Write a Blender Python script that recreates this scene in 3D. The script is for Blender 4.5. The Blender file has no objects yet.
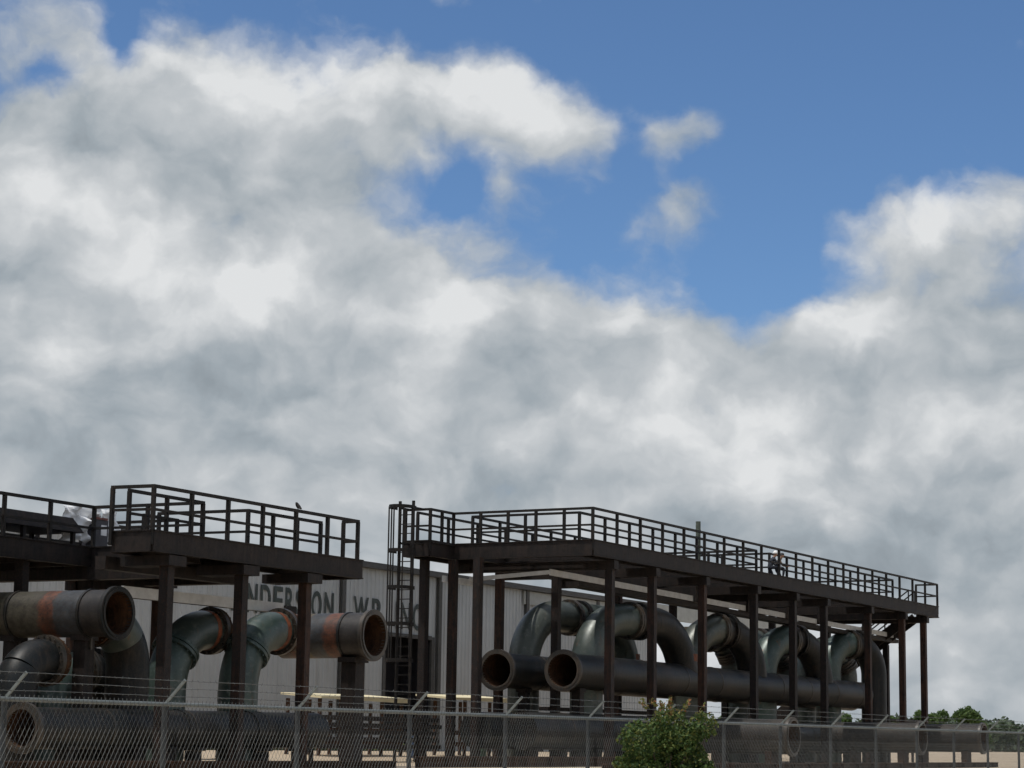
import bpy, bmesh, math, random
from mathutils import Vector, Matrix, noise as mnoise

random.seed(11)
scene = bpy.context.scene
COL = scene.collection
rad = math.radians

# ------------------------------------------------------------------ site axes
# s runs along the plant (away to the right), t runs away from the road, h is height above eye level
TH = rad(28.6)
UD = Vector((math.sin(TH), math.cos(TH), 0))
VD = Vector((-math.cos(TH), math.sin(TH), 0))
EYE = 1.6
def W(s, t, h): return UD * s + VD * t + Vector((0, 0, h + EYE))
def st_of(x, y): return x * UD.x + y * UD.y, x * VD.x + y * VD.y
def lerp(a, b, k): return a + (b - a) * k
def sstep(a, b, x):
    k = min(1, max(0, (x - a) / (b - a))); return k * k * (3 - 2 * k)
def fence_ground(s): return -1.50 + 0.0012 * (min(max(s, 0), 70) - 18)
def ground_h(s, t):
    f = fence_ground(s)
    y = lerp(-0.72, -0.44, sstep(33, 46, t))
    return lerp(f, y, sstep(18.5, 27.5, t))

# ------------------------------------------------------------------ materials
MATS = {}
def new_mat(name):
    m = bpy.data.materials.new(name); m.use_nodes = True
    nt = m.node_tree; b = nt.nodes['Principled BSDF']
    MATS[name] = m
    return m, nt, b
def N(nt, kind, **kw):
    n = nt.nodes.new(kind)
    for k, v in kw.items():
        if k.startswith('i_'):
            key = k[2:]; key = int(key) if key.isdigit() else key
            n.inputs[key].default_value = v
        else: setattr(n, k, v)
    return n
def ramp(nt, fac, stops, interp='LINEAR'):
    r = nt.nodes.new('ShaderNodeValToRGB'); r.color_ramp.interpolation = interp
    el = r.color_ramp.elements
    while len(el) < len(stops): el.new(0.5)
    for e, (p, c) in zip(el, stops):
        e.position = p; e.color = (c[0], c[1], c[2], 1)
    nt.links.new(fac, r.inputs[0]); return r.outputs[0]
def mixc(nt, fac, a, b, mode='MIX'):
    m = nt.nodes.new('ShaderNodeMix'); m.data_type = 'RGBA'; m.blend_type = mode
    for sock, v in ((m.inputs[0], fac), (m.inputs[6], a), (m.inputs[7], b)):
        if hasattr(v, 'links'): nt.links.new(v, sock)
        else: sock.default_value = v if isinstance(v, (int, float)) else (v[0], v[1], v[2], 1)
    return m.outputs[2]
def noise(nt, scale, detail=6, rough=0.6, vec=None, dist=0.0):
    n = N(nt, 'ShaderNodeTexNoise', i_Scale=scale, i_Detail=detail, i_Roughness=rough, i_Distortion=dist)
    if vec is None:
        g = N(nt, 'ShaderNodeNewGeometry'); vec = g.outputs['Position']
    nt.links.new(vec, n.inputs['Vector']); return n.outputs['Fac']
def stretch(nt, sx, sy, sz):
    g = N(nt, 'ShaderNodeNewGeometry')
    m = N(nt, 'ShaderNodeVectorMath', operation='MULTIPLY'); m.inputs[1].default_value = (sx, sy, sz)
    nt.links.new(g.outputs['Position'], m.inputs[0]); return m.outputs[0]
def bump(nt, b, fac, strength=0.3, dist=0.02):
    n = N(nt, 'ShaderNodeBump', i_Strength=strength, i_Distance=dist)
    nt.links.new(fac, n.inputs['Height']); nt.links.new(n.outputs[0], b.inputs['Normal'])

def rusty(name, base, rust, amount, rough=0.7, scale=2.2, per_object=0.0, spec=0.2):
    m, nt, b = new_mat(name)
    f = noise(nt, scale, 7, 0.65); streak = noise(nt, 3.0, 5, 0.6, stretch(nt, 4, 4, 0.35))
    ad = N(nt, 'ShaderNodeMath', operation='ADD'); nt.links.new(f, ad.inputs[0]); nt.links.new(streak, ad.inputs[1])
    val = ad.outputs[0]
    if per_object:
        oi = N(nt, 'ShaderNodeObjectInfo')
        mm = N(nt, 'ShaderNodeMath', operation='MULTIPLY_ADD', i_1=per_object, i_2=-per_object * 0.5)
        nt.links.new(oi.outputs['Random'], mm.inputs[0])
        a2 = N(nt, 'ShaderNodeMath', operation='ADD'); nt.links.new(val, a2.inputs[0]); nt.links.new(mm.outputs[0], a2.inputs[1]); val = a2.outputs[0]
    hl = N(nt, 'ShaderNodeMath', operation='MULTIPLY', i_1=0.5); nt.links.new(val, hl.inputs[0])
    c = ramp(nt, hl.outputs[0], [(amount - 0.13, base), (amount + 0.13, rust)])
    fine = noise(nt, 26, 4, 0.7)
    c2 = mixc(nt, ramp(nt, fine, [(0.50, (0, 0, 0)), (0.75, (0.6, 0.6, 0.6))]), c, [x * 1.15 for x in rust])
    c2 = mixc(nt, ramp(nt, noise(nt, 5.5, 5, 0.7), [(0.30, (0.65, 0.65, 0.65)), (0.50, (0, 0, 0))]), c2, [x * 0.4 for x in base])
    nt.links.new(c2, b.inputs['Base Color'])
    b.inputs['Roughness'].default_value = rough; b.inputs['Specular IOR Level'].default_value = spec
    bump(nt, b, fine, 0.25, 0.01)
    return m
rusty('dark_steel', (0.013, 0.012, 0.0122), (0.034, 0.0245, 0.0205), 0.55, 0.62)
rusty('post_steel', (0.016, 0.0145, 0.0145), (0.072, 0.034, 0.021), 0.615, 0.65, 1.6, per_object=0.5)
rusty('beam_rust', (0.026, 0.018, 0.015), (0.080, 0.043, 0.028), 0.5, 0.8)
rusty('rail_steel', (0.012, 0.0118, 0.012), (0.032, 0.025, 0.020), 0.58, 0.6)
rusty('pipe_inside', (0.020, 0.012, 0.008), (0.090, 0.042, 0.020), 0.52, 0.8)
rusty('pipe_dark', (0.0065, 0.0095, 0.0110), (0.042, 0.031, 0.024), 0.585, 0.45, 0.9, spec=0.28)
rusty('flange_steel', (0.028, 0.027, 0.024), (0.070, 0.049, 0.033), 0.55, 0.45, spec=0.5)
rusty('low_pipe', (0.032, 0.032, 0.031), (0.058, 0.047, 0.040), 0.54, 0.55, 1.3)

def pipe_paint(name, c1, c2, worn, orange=0.0, rough=0.36):
    m, nt, b = new_mat(name)
    f = noise(nt, 1.1, 7, 0.62, None, 0.4); g = noise(nt, 7, 6, 0.7); st = noise(nt, 2.2, 5, 0.65, stretch(nt, 3, 3, 0.6))
    c = ramp(nt, f, [(0.34, c1), (0.62, c2)])
    c = mixc(nt, ramp(nt, g, [(0.52, (0, 0, 0)), (0.72, (0.75, 0.75, 0.75))]), c, worn)
    c = mixc(nt, ramp(nt, st, [(0.60, (0, 0, 0)), (0.72, (0.8, 0.8, 0.8))]), c, (0.105, 0.055, 0.03))
    nt.links.new(c, b.inputs['Base Color'])
    r = N(nt, 'ShaderNodeMapRange', i_3=rough - 0.08, i_4=rough + 0.22); nt.links.new(g, r.inputs[0]); nt.links.new(r.outputs[0], b.inputs['Roughness'])
    b.inputs['Specular IOR Level'].default_value = 0.75
    b.inputs['Metallic'].default_value = 0.25
    bump(nt, b, g, 0.12, 0.01)
    return m
pipe_paint('pipe_green', (0.034, 0.050, 0.044), (0.062, 0.078, 0.068), (0.125, 0.130, 0.115))
pipe_paint('pipe_grey', (0.036, 0.046, 0.038), (0.068, 0.078, 0.066), (0.14, 0.145, 0.125))
pipe_paint('pipe_teal', (0.026, 0.046, 0.042), (0.052, 0.080, 0.070), (0.12, 0.145, 0.128))

def banded(name, stops):
    m, nt, b = new_mat(name)
    a = N(nt, 'ShaderNodeAttribute', attribute_name='along')
    f = noise(nt, 3.2, 6, 0.7)
    mm = N(nt, 'ShaderNodeMath', operation='MULTIPLY_ADD', i_1=0.10, i_2=-0.05); nt.links.new(f, mm.inputs[0])
    ad = N(nt, 'ShaderNodeMath', operation='ADD'); nt.links.new(a.outputs['Fac'], ad.inputs[0]); nt.links.new(mm.outputs[0], ad.inputs[1])
    c = ramp(nt, ad.outputs[0], stops)
    g = noise(nt, 9, 6, 0.75, stretch(nt, 1, 1, 2.5))
    c = mixc(nt, ramp(nt, g, [(0.44, (0, 0, 0)), (0.66, (0.9, 0.9, 0.9))]), c, (0.038, 0.031, 0.027))
    c = mixc(nt, 1.0, c, ramp(nt, noise(nt, 2.4, 7, 0.72, stretch(nt, 1, 1, 0.7)), [(0.34, (0.35, 0.35, 0.36)), (0.62, (1.25, 1.22, 1.2))]), 'MULTIPLY')
    nt.links.new(c, b.inputs['Base Color'])
    b.inputs['Roughness'].default_value = 0.5; b.inputs['Specular IOR Level'].default_value = 0.35
    bump(nt, b, g, 0.2, 0.01)
    return m
OR_ = (0.135, 0.048, 0.025); OL = (0.060, 0.057, 0.042); GB = (0.040, 0.047, 0.055); DK = (0.024, 0.0225, 0.022)
banded('banded_long', [(0.0, DK), (0.125, DK), (0.14, GB), (0.26, GB), (0.275, OR_), (0.335, OR_), (0.35, OL), (0.60, OL), (0.62, OR_), (0.67, OR_), (0.685, DK), (0.74, GB), (0.80, OR_), (0.86, OR_), (0.88, OL)])
banded('banded_short', [(0.0, DK), (0.22, DK), (0.27, DK), (0.31, OR_), (0.42, OR_), (0.45, GB), (0.60, GB), (0.63, (0.11, 0.08, 0.035)), (0.76, (0.11, 0.08, 0.035)), (0.79, OR_), (0.9, DK)])
OB = (0.32, 0.105, 0.045)
def plain(name, col, rough=0.6, var=0.25, scale=4, spec=0.4, metal=0.0):
    m, nt, b = new_mat(name)
    f = noise(nt, scale, 6, 0.65)
    c = ramp(nt, f, [(0.3, [x * (1 - var) for x in col]), (0.7, [min(1, x * (1 + var)) for x in col])])
    nt.links.new(c, b.inputs['Base Color']); b.inputs['Roughness'].default_value = rough
    b.inputs['Specular IOR Level'].default_value = spec; b.inputs['Metallic'].default_value = metal
    return m
rusty('orange_band', (0.035, 0.034, 0.030), (0.26, 0.075, 0.030), 0.48, 0.55, 2.4)
plain('galvanised', (0.16, 0.18, 0.175), 0.5, 0.18, 6, 0.5, 0.2)
plain('post_galv', (0.045, 0.051, 0.055), 0.55, 0.2, 5, 0.4, 0.2)
plain('galv_wire', (0.105, 0.113, 0.111), 0.5, 0.22, 3, 0.5, 0.2)
plain('tray_metal', (0.52, 0.53, 0.53), 0.55, 0.18, 3)
plain('letter_paint', (0.040, 0.052, 0.048), 0.6, 0.3, 5)
plain('trim_dark', (0.060, 0.058, 0.055), 0.6, 0.2)
plain('door_dark', (0.012, 0.012, 0.016), 0.8, 0.3)
plain('fascia_grey', (0.36, 0.37, 0.35), 0.6, 0.18, 1.5)
plain('roof_metal', (0.40, 0.41, 0.41), 0.5, 0.1, 0.6)
plain('yellow_sheet', (0.72, 0.64, 0.42), 0.6, 0.12, 2)
plain('white_sheet', (0.78, 0.79, 0.80), 0.45, 0.06, 4)
plain('red_paint', (0.17, 0.055, 0.045), 0.5, 0.2, 8)
plain('cabinet_dark', (0.045, 0.045, 0.055), 0.5, 0.2, 6)
plain('hat_white', (0.82, 0.82, 0.80), 0.35, 0.03)
plain('cloth_dark', (0.030, 0.034, 0.045), 0.85, 0.3, 12)
plain('cloth_tan', (0.12, 0.085, 0.055), 0.85, 0.3, 12)
plain('skin', (0.42, 0.25, 0.17), 0.55, 0.08, 10)
plain('bird_dark', (0.045, 0.043, 0.045), 0.7, 0.3, 30)
plain('stack_paint', (0.085, 0.100, 0.080), 0.6, 0.35, 5)
plain('bark', (0.10, 0.075, 0.055), 0.9, 0.3, 6)
plain('asphalt', (0.052, 0.052, 0.054), 0.9, 0.25, 9)
plain('road_paint', (0.72, 0.62, 0.20), 0.7, 0.1, 6)

# corrugated wall sheet: slightly streaked grey paint, dirt towards uneven runs
m, nt, b = new_mat('wall_sheet')
f = noise(nt, 0.5, 5, 0.6); st = noise(nt, 1.6, 6, 0.65, stretch(nt, 2.2, 2.2, 0.12))
c = ramp(nt, f, [(0.3, (0.385, 0.40, 0.405)), (0.7, (0.47, 0.485, 0.49))])
c = mixc(nt, ramp(nt, st, [(0.5, (0, 0, 0)), (0.72, (0.5, 0.5, 0.5))]), c, (0.30, 0.285, 0.26))
nt.links.new(c, b.inputs['Base Color']); b.inputs['Roughness'].default_value = 0.55

# ground
m, nt, b = new_mat('sandy_ground')
f = noise(nt, 0.12, 6, 0.6); g = noise(nt, 2.6, 8, 0.7); p = noise(nt, 19, 4, 0.7)
c = ramp(nt, f, [(0.3, (0.40, 0.315, 0.215)), (0.7, (0.52, 0.42, 0.30))])
c = mixc(nt, ramp(nt, g, [(0.42, (0, 0, 0)), (0.75, (0.7, 0.7, 0.7))]), c, (0.31, 0.235, 0.155))
c = mixc(nt, 0.35, c, ramp(nt, p, [(0.3, (0.22, 0.17, 0.12)), (0.7, (0.60, 0.50, 0.38))]))
nt.links.new(c, b.inputs['Base Color']); b.inputs['Roughness'].default_value = 0.95
bump(nt, b, g, 0.5, 0.05)

def leaf_mat(name, stops, trans=0.25):
    m, nt, b = new_mat(name)
    a = N(nt, 'ShaderNodeAttribute', attribute_name='tint')
    c = ramp(nt, a.outputs['Fac'], stops)
    nt.links.new(c, b.inputs['Base Color']); b.inputs['Roughness'].default_value = 0.6
    b.inputs['Specular IOR Level'].default_value = 0.25
    tr = N(nt, 'ShaderNodeBsdfTranslucent'); nt.links.new(c, tr.inputs[0])
    mx = N(nt, 'ShaderNodeMixShader', i_0=trans)
    nt.links.new(b.outputs[0], mx.inputs[1]); nt.links.new(tr.outputs[0], mx.inputs[2])
    nt.links.new(mx.outputs[0], nt.nodes['Material Output'].inputs[0])
leaf_mat('bush_leaf', [(0.0, (0.026, 0.054, 0.016)), (0.45, (0.072, 0.125, 0.030)), (0.72, (0.18, 0.19, 0.055)), (1.0, (0.30, 0.125, 0.060))], 0.2)
leaf_mat('tree_leaf', [(0.0, (0.045, 0.085, 0.026)), (0.6, (0.10, 0.16, 0.050)), (1.0, (0.16, 0.22, 0.075))], 0.3)
leaf_mat('hazy_wood_leaf', [(0.0, (0.055, 0.080, 0.050)), (0.6, (0.090, 0.122, 0.074)), (1.0, (0.12, 0.155, 0.095))], 0.2)  # greyer than the nearer trees: distance haze is mixed into the leaf colour
leaf_mat('weed_leaf', [(0.0, (0.06, 0.09, 0.03)), (0.6, (0.13, 0.16, 0.06)), (1.0, (0.24, 0.22, 0.11))], 0.3)

# ------------------------------------------------------------------ mesh builder
class MB:
    def __init__(self): self.v = []; self.f = []; self.mi = []; self.al = {}; self.tint = []; self.smooth = False
    def add(self, vs, fs, mi=0):
        o = len(self.v); self.v += [Vector(x) for x in vs]
        for f in fs: self.f.append([i + o for i in f]); self.mi.append(mi)
        return o
    def box(self, s0, s1, t0, t1, h0, h1, mi=0):
        vs = [W(s, t, h) for h in (h0, h1) for s, t in ((s0, t0), (s1, t0), (s1, t1), (s0, t1))]
        # s,t axes are left-handed against z, so wind for outward normals
        fs = [(0, 1, 2, 3), (7, 6, 5, 4), (4, 5, 1, 0), (5, 6, 2, 1), (6, 7, 3, 2), (7, 4, 0, 3)]
        return self.add(vs, [f[::-1] for f in fs] if UD.cross(VD).z > 0 else fs, mi)
    def bar(self, p, q, w, d=None, up=None, mi=0):
        p = Vector(p); q = Vector(q); d = d or w; a = (q - p).normalized()
        up = Vector(up) if up else (Vector((0, 0, 1)) if abs(a.z) < 0.9 else UD)
        x = a.cross(up).normalized(); y = x.cross(a).normalized()
        c = [(-1, -1), (1, -1), (1, 1), (-1, 1)]
        vs = [P + x * (i * w / 2) + y * (j * d / 2) for P in (p, q) for i, j in c]
        self.add(vs, [(0, 1, 2, 3), (7, 6, 5, 4), (4, 5, 1, 0), (5, 6, 2, 1), (6, 7, 3, 2), (7, 4, 0, 3)], mi)
    def tube(self, pts, r, seg=28, cap0=True, cap1=True, mi=0, along=False):
        pts = [Vector(p) for p in pts]; n = len(pts); r = r if isinstance(r, (list, tuple)) else [r] * n
        tan = [(pts[min(i + 1, n - 1)] - pts[max(i - 1, 0)]).normalized() for i in range(n)]
        ref = Vector((0, 0, 1)) if abs(tan[0].z) < 0.9 else UD
        x = tan[0].cross(ref).normalized(); o = len(self.v); L = 0; tot = sum((pts[i + 1] - pts[i]).length for i in range(n - 1)) or 1
        for i in range(n):
            x = (x - tan[i] * x.dot(tan[i])).normalized(); y = tan[i].cross(x)
            if i: L += (pts[i] - pts[i - 1]).length
            for k in range(seg):
                a = 2 * math.pi * k / seg
                if along: self.al[len(self.v)] = L / tot
                self.v.append(pts[i] + (x * math.cos(a) + y * math.sin(a)) * r[i])
        for i in range(n - 1):
            for k in range(seg):
                a = o + i * seg + k; b_ = o + i * seg + (k + 1) % seg
                self.f.append([a, b_, b_ + seg, a + seg]); self.mi.append(mi)
        if cap0: self.f.append([o + k for k in range(seg)][::-1]); self.mi.append(mi)
        if cap1: self.f.append([o + (n - 1) * seg + k for k in range(seg)]); self.mi.append(mi)
        self.smooth = True
    def ring(self, p, d, ro, ri, length, seg=32, mi=0):
        p = Vector(p); d = Vector(d).normalized(); ref = Vector((0, 0, 1)) if abs(d.z) < 0.9 else UD
        x = d.cross(ref).normalized(); y = d.cross(x); o = len(self.v)
        prof = [(ri, 0), (ro, 0), (ro, length), (ri, length)]
        for rr, l in prof:
            for k in range(seg):
                a = 2 * math.pi * k / seg; self.v.append(p + d * l + (x * math.cos(a) + y * math.sin(a)) * rr)
        for i in range(4):
            for k in range(seg):
                a = o + i * seg + k; b_ = o + i * seg + (k + 1) % seg; j = ((i + 1) % 4 - i) * seg
                self.f.append([a, a + j, b_ + j, b_]); self.mi.append(mi)
        self.smooth = True
    def quad_leaf(self, p, size, rnd, tint, nrm=None):
        n = Vector((rnd.gauss(0, 1), rnd.gauss(0, 1), rnd.gauss(0, 1) + 0.5)).normalized()
        x = n.orthogonal().normalized(); x = Matrix.Rotation(rnd.uniform(0, 6.28), 3, n) @ x; y = n.cross(x)
        a = size * rnd.uniform(0.6, 1.2); b_ = a * rnd.uniform(0.45, 0.75)
        o = len(self.v)
        self.v += [p - x * a, p - y * b_ + n * a * 0.15, p + x * a, p + y * b_ + n * a * 0.15]
        self.f.append([o, o + 1, o + 2, o + 3]); self.mi.append(0); self.tint.append(tint)
    def build(self, name, mats, parent=None, base=None, label=None):
        mats = mats if isinstance(mats, (list, tuple)) else [mats]
        if parent is not None: org = WORLDLOC[parent.name]
        else: org = Vector(base) if base is not None else Vector((0, 0, 0))
        me = bpy.data.meshes.new(name); me.from_pydata([v - org for v in self.v], [], self.f)
        for mm in mats: me.materials.append(MATS[mm])
        if any(self.mi): me.polygons.foreach_set('material_index', self.mi)
        if not self.tint:
            bm = bmesh.new(); bm.from_mesh(me); bmesh.ops.recalc_face_normals(bm, faces=bm.faces); bm.to_mesh(me); bm.free()
        if self.al:
            at = me.attributes.new('along', 'FLOAT', 'POINT')
            at.data.foreach_set('value', [self.al.get(i, 0.0) for i in range(len(self.v))])
        if self.tint:
            at = me.attributes.new('tint', 'FLOAT', 'FACE'); at.data.foreach_set('value', self.tint)
        if self.smooth:
            me.polygons.foreach_set('use_smooth', [True] * len(me.polygons)); me.set_sharp_from_angle(angle=0.6)
        me.update()
        o = bpy.data.objects.new(name, me); COL.objects.link(o)
        if parent is not None: o.parent = parent
        else: o.location = org
        WORLDLOC[o.name] = org
        if label: o['label'] = label
        return o
WORLDLOC = {}
def tag(o, label=None, cat=None, group=None, kind=None):
    for k, v in (('label', label), ('category', cat), ('group', group), ('kind', kind)):
        if v: o[k] = v
    return o
def thing(name, label, cat, base, group=None):
    o = bpy.data.objects.new(name, None); COL.objects.link(o); o.location = base; o.empty_display_size = 0.3
    WORLDLOC[o.name] = Vector(base)
    return tag(o, label, cat, group)
def copy_part(src, parent, offset):
    c = src.copy(); COL.objects.link(c); c.parent = parent; c.location = src.location + Vector(offset)
    WORLDLOC[c.name] = WORLDLOC[src.name] + Vector(offset)
    return c

# ------------------------------------------------------------------ ground, road
def axis(lo, hi, fine0, fine1, step, ratio=1.35):
    a = [fine0 + i * step for i in range(int((fine1 - fine0) / step) + 1)]
    d = step; x = fine0
    while x > lo: d *= ratio; x -= d; a.insert(0, x)
    d = step; x = a[-1]
    while x < hi: d *= ratio; x += d; a.append(x)
    return a
g = MB(); SS = axis(-2500, 4500, 0, 120, 2.5); TT = axis(-2500, 4500, 8, 60, 1.3)
for t in TT:
    for s in SS:
        hh = ground_h(s, t)
        if 19 < t < 60 and 0 < s < 125: hh += 0.03 * mnoise.noise(Vector((s * 0.5, t * 0.5, 0)))
        g.v.append(W(s, t, hh))
ns = len(SS)
for j in range(len(TT) - 1):
    for i in range(ns - 1):
        a = j * ns + i; g.f.append([a, a + ns, a + ns + 1, a + 1]); g.mi.append(0)
tag(g.build('ground', 'sandy_ground'), kind='structure')
def strip(name, mat, t0, t1, dz, s0=-200, s1=600):
    m_ = MB(); xs = [s0 + i * 4 for i in range(int((s1 - s0) / 4) + 1)]
    for s in xs:
        for t in (t0, t1): m_.v.append(W(s, t, fence_ground(s) + dz))
    for i in range(len(xs) - 1): m_.f.append([2 * i, 2 * i + 1, 2 * i + 3, 2 * i + 2]); m_.mi.append(0)
    return tag(m_.build(name, mat), kind='structure')
strip('road', 'asphalt', -4.2, 6.5, 0.012)
strip('road_marking', 'road_paint', 1.05, 1.2, 0.017)

# ------------------------------------------------------------------ platforms
HR, HL = 6.33, 4.60          # deck heights above eye
RAIL = 1.03
def guard_rail(parent, runs_h, pts, posts_per, closed=False):
    """pts: (s,t) polyline; posts_per: list of post counts per segment"""
    d = runs_h; m_ = MB()
    for (s0, t0), (s1, t1) in zip(pts[:-1], pts[1:]):
        for hh, w in ((d + RAIL, 0.075), (d + 0.50, 0.06)):
            e = (Vector((s1, t1)) - Vector((s0, t0))).normalized() * 0.035
            m_.bar(W(s0 - e.x, t0 - e.y, hh), W(s1 + e.x, t1 + e.y, hh), w, w)
    gr = m_.build('guard_rail', 'rail_steel', parent)
    done = set(); src = None
    for ((s0, t0), (s1, t1)), n in zip(zip(pts[:-1], pts[1:]), posts_per):
        for i in range(n + 1):
            s, t = lerp(s0, s1, i / n), lerp(t0, t1, i / n); key = (round(s, 2), round(t, 2))
            if key in done: continue
            done.add(key)
            if src is None:
                p = MB(); p.bar(W(s, t, d - 0.30), W(s, t, d + RAIL - 0.02), 0.085, 0.085, UD); src = p.build('rail_post', 'rail_steel', gr); key0 = (s, t)
            else:
                copy_part(src, gr, UD * (s - key0[0]) + VD * (t - key0[1]))
    return gr
def deck_piece(m_, s0, s1, t0, t1, h): m_.box(s0, s1, t0, t1, h - 0.05, h)
def edge(m_, s0, t0, s1, t1, h, depth):
    m_.bar(W(s0, t0, h - depth / 2 + 0.03), W(s1, t1, h - depth / 2 + 0.03), 0.10, depth)
    for k in (h + 0.02, h - depth + 0.05):   # channel flanges
        m_.bar(W(s0, t0, k), W(s1, t1, k), 0.17, 0.03)
def post_set(parent, spots, h_top):
    """each steel post is a mesh of its own with base plate"""
    src = {}
    for (s, t) in spots:
        gh = ground_h(s, t)
        p = MB(); w = 0.24
        top = h_top
        # H-section column: web and two flanges
        p.box(s - 0.12, s + 0.12, t - 0.125, t - 0.100, gh, top); p.box(s - 0.12, s + 0.12, t + 0.100, t + 0.125, gh, top)
        p.box(s - 0.012, s + 0.012, t - 0.0985, t + 0.0985, gh, top)
        p.box(s - 0.125, s - 0.098, t - 0.097, t + 0.097, gh, top)
        p.box(s - 0.2, s + 0.2, t - 0.2, t + 0.2, gh - 0.02, gh + 0.03)
        p.build('post', 'post_steel', parent)
# ---- right platform
PR = thing('elevated_platform', 'long dark steel platform on tall posts, with a caged ladder at its left end', 'platform', W(62.3, 31, ground_h(62, 31)))
dk = MB(); D0 = HR
S0, S1, T0, T1 = 62.35, 97.7, 31.0, 37.05
wells = [(63.45, 78.5), (79.85, 94.5)]
for r in ((S0, S1, T0, 32.0), (S0, 63.45, 32.003, 35.997), (60.85, S1, 36.0, T1), (78.5, 79.85, 32.003, 35.997), (94.5, 96.2, 32.003, 35.997)): deck_piece(dk, *r, D0)
dk.build('deck', 'dark_steel', PR)
eb = MB()
for a in ((S0, T0, S1, T0), (S0, T0, S0, 36.1), (60.85, 36.1, S0 + 0.06, 36.1), (60.85, 36.1, 60.85, T1), (60.85, T1, S1, T1), (S1, T0, S1, 32.0), (S1, 36, S1, T1)): edge(eb, *a, D0, 0.52)
for s0, s1 in wells:
    for a in ((s0, 32.0, s1, 32.0), (s0, 36.0, s1, 36.0), (s0, 32.0, s0, 36.0), (s1, 32.0, s1, 36.0)): edge(eb, *a, D0 - 0.02, 0.40)
edge(eb, 96.2, 32, 96.2, 36, D0 - 0.02, 0.40)
eb.build('edge_beam', 'dark_steel', PR)
frontR = [63.93, 67.16, 71.36, 76.1, 80.05, 83.43, 88.66, 93.08, 96.07]
backR = [62.22, 65.38, 69.6, 74.6, 79.58, 84.81, 90.03, 93.6, 96.9]
for s in frontR:
    c = MB(); c.box(s - 0.16, s + 0.16, 30.92, 36.95, D0 - 0.80, D0 - 0.52); c.build('cross_beam', 'dark_steel', PR)
jo = MB()
for i in range(24):
    s = 64.2 + i * 1.43
    jo.box(s - 0.04, s + 0.04, 31.08, 36.98, D0 - 0.30, D0 - 0.06)
jo.build('joist', 'dark_steel', PR)
post_set(PR, [(s, 31.15) for s in frontR] + [(s, 36.0) for s in backR] + [(61.65, 36.75), (61.39, 34.6), (64.81, 33.55)], D0 - 0.52)
guard_rail(PR, D0, [(60.85, T1 - .02), (60.85, 36.1), (62.35, 36.1), (62.35, T0), (S1, T0), (S1, 32.0)], [1, 2, 5, 20, 1])
guard_rail(PR, D0, [(61.65, T1), (S1, T1)], [18])
for s0, s1 in wells: guard_rail(PR, D0, [(s0, 32.03), (s1, 32.03), (s1, 36.0), (s0, 36.0), (s0, 32.03)], [8, 2, 8, 2])
# pale service tray under the deck, falling slightly to the right, turning along the left end
tr = MB()
tr.bar(W(63.3, 33.0, 5.44), W(98.6, 33.0, 5.03), 0.06, 0.20); tr.bar(W(63.3, 33.03, 5.44), W(63.3, 36.0, 5.27), 0.06, 0.13)
tr.bar(W(61.9, 36.2, 5.20), W(63.9, 36.2, 5.20), 0.08, 0.20)
tr.build('service_tray', 'tray_metal', PR)
sh = MB()
sh.bar(W(65.5, 33.3, 5.21), W(98.2, 33.3, 4.82), 0.52, 0.17)
sh.build('tray_shelf', 'dark_steel', PR)
for s in frontR[2:8]:
    c = s * 1.0594 - 0.5; k = lerp(5.44, 5.03, (c - 63.3) / 35.3)
    h_ = MB(); h_.box(c - 0.42, c + 0.42, 32.86, 32.96, k - 0.12, D0 - 0.3); h_.build('tray_hanger', 'dark_steel', PR)
# caged ladder
ld = MB()
LS = 60.20; LT0, LT1 = 36.35, 36.85; GB_ = ground_h(61, 36.6)
for t in (LT0, LT1): ld.bar(W(LS, t, GB_), W(LS, t, D0 + 1.25), 0.085, 0.06, UD)
for t in (LT0, LT1): ld.bar(W(LS, t, D0 - 0.1), W(60.85, t, D0 - 0.1), 0.06); ld.bar(W(LS, t, D0 + RAIL), W(60.85, t, D0 + RAIL), 0.06)
k = GB_ + 0.3
while k < D0 + 1.2: ld.bar(W(LS, LT0, k), W(LS, LT1, k), 0.03); k += 0.30
lad = ld.build('caged_ladder', 'rail_steel', PR)
hoops = [D0 + 1.02, D0 - 0.38, D0 - 1.55, D0 - 2.7, D0 - 3.85]
cage_lo = hoops[-1]
def hoop_pts(h):
    r = 0.38; c_t = (LT0 + LT1) / 2
    pts = [W(LS, LT0 - 0.1, h)]
    for i in range(9):
        a = math.pi * i / 8; pts.append(W(LS - 0.30 - r * math.sin(a) * 1.25, c_t - r * math.cos(a), h))
    pts.append(W(LS, LT1 + 0.1, h)); return pts
for h in hoops:
    m_ = MB(); pp = hoop_pts(h)
    for a, b_ in zip(pp[:-1], pp[1:]): m_.bar(a, b_, 0.02, 0.11)
    m_.build('cage_hoop', 'rail_steel', lad)
for i in (1, 3, 5, 7, 9):
    m_ = MB(); m_.bar(hoop_pts(cage_lo)[i], hoop_pts(hoops[0])[i], 0.045, 0.02); m_.build('cage_bar', 'rail_steel', lad)
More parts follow.
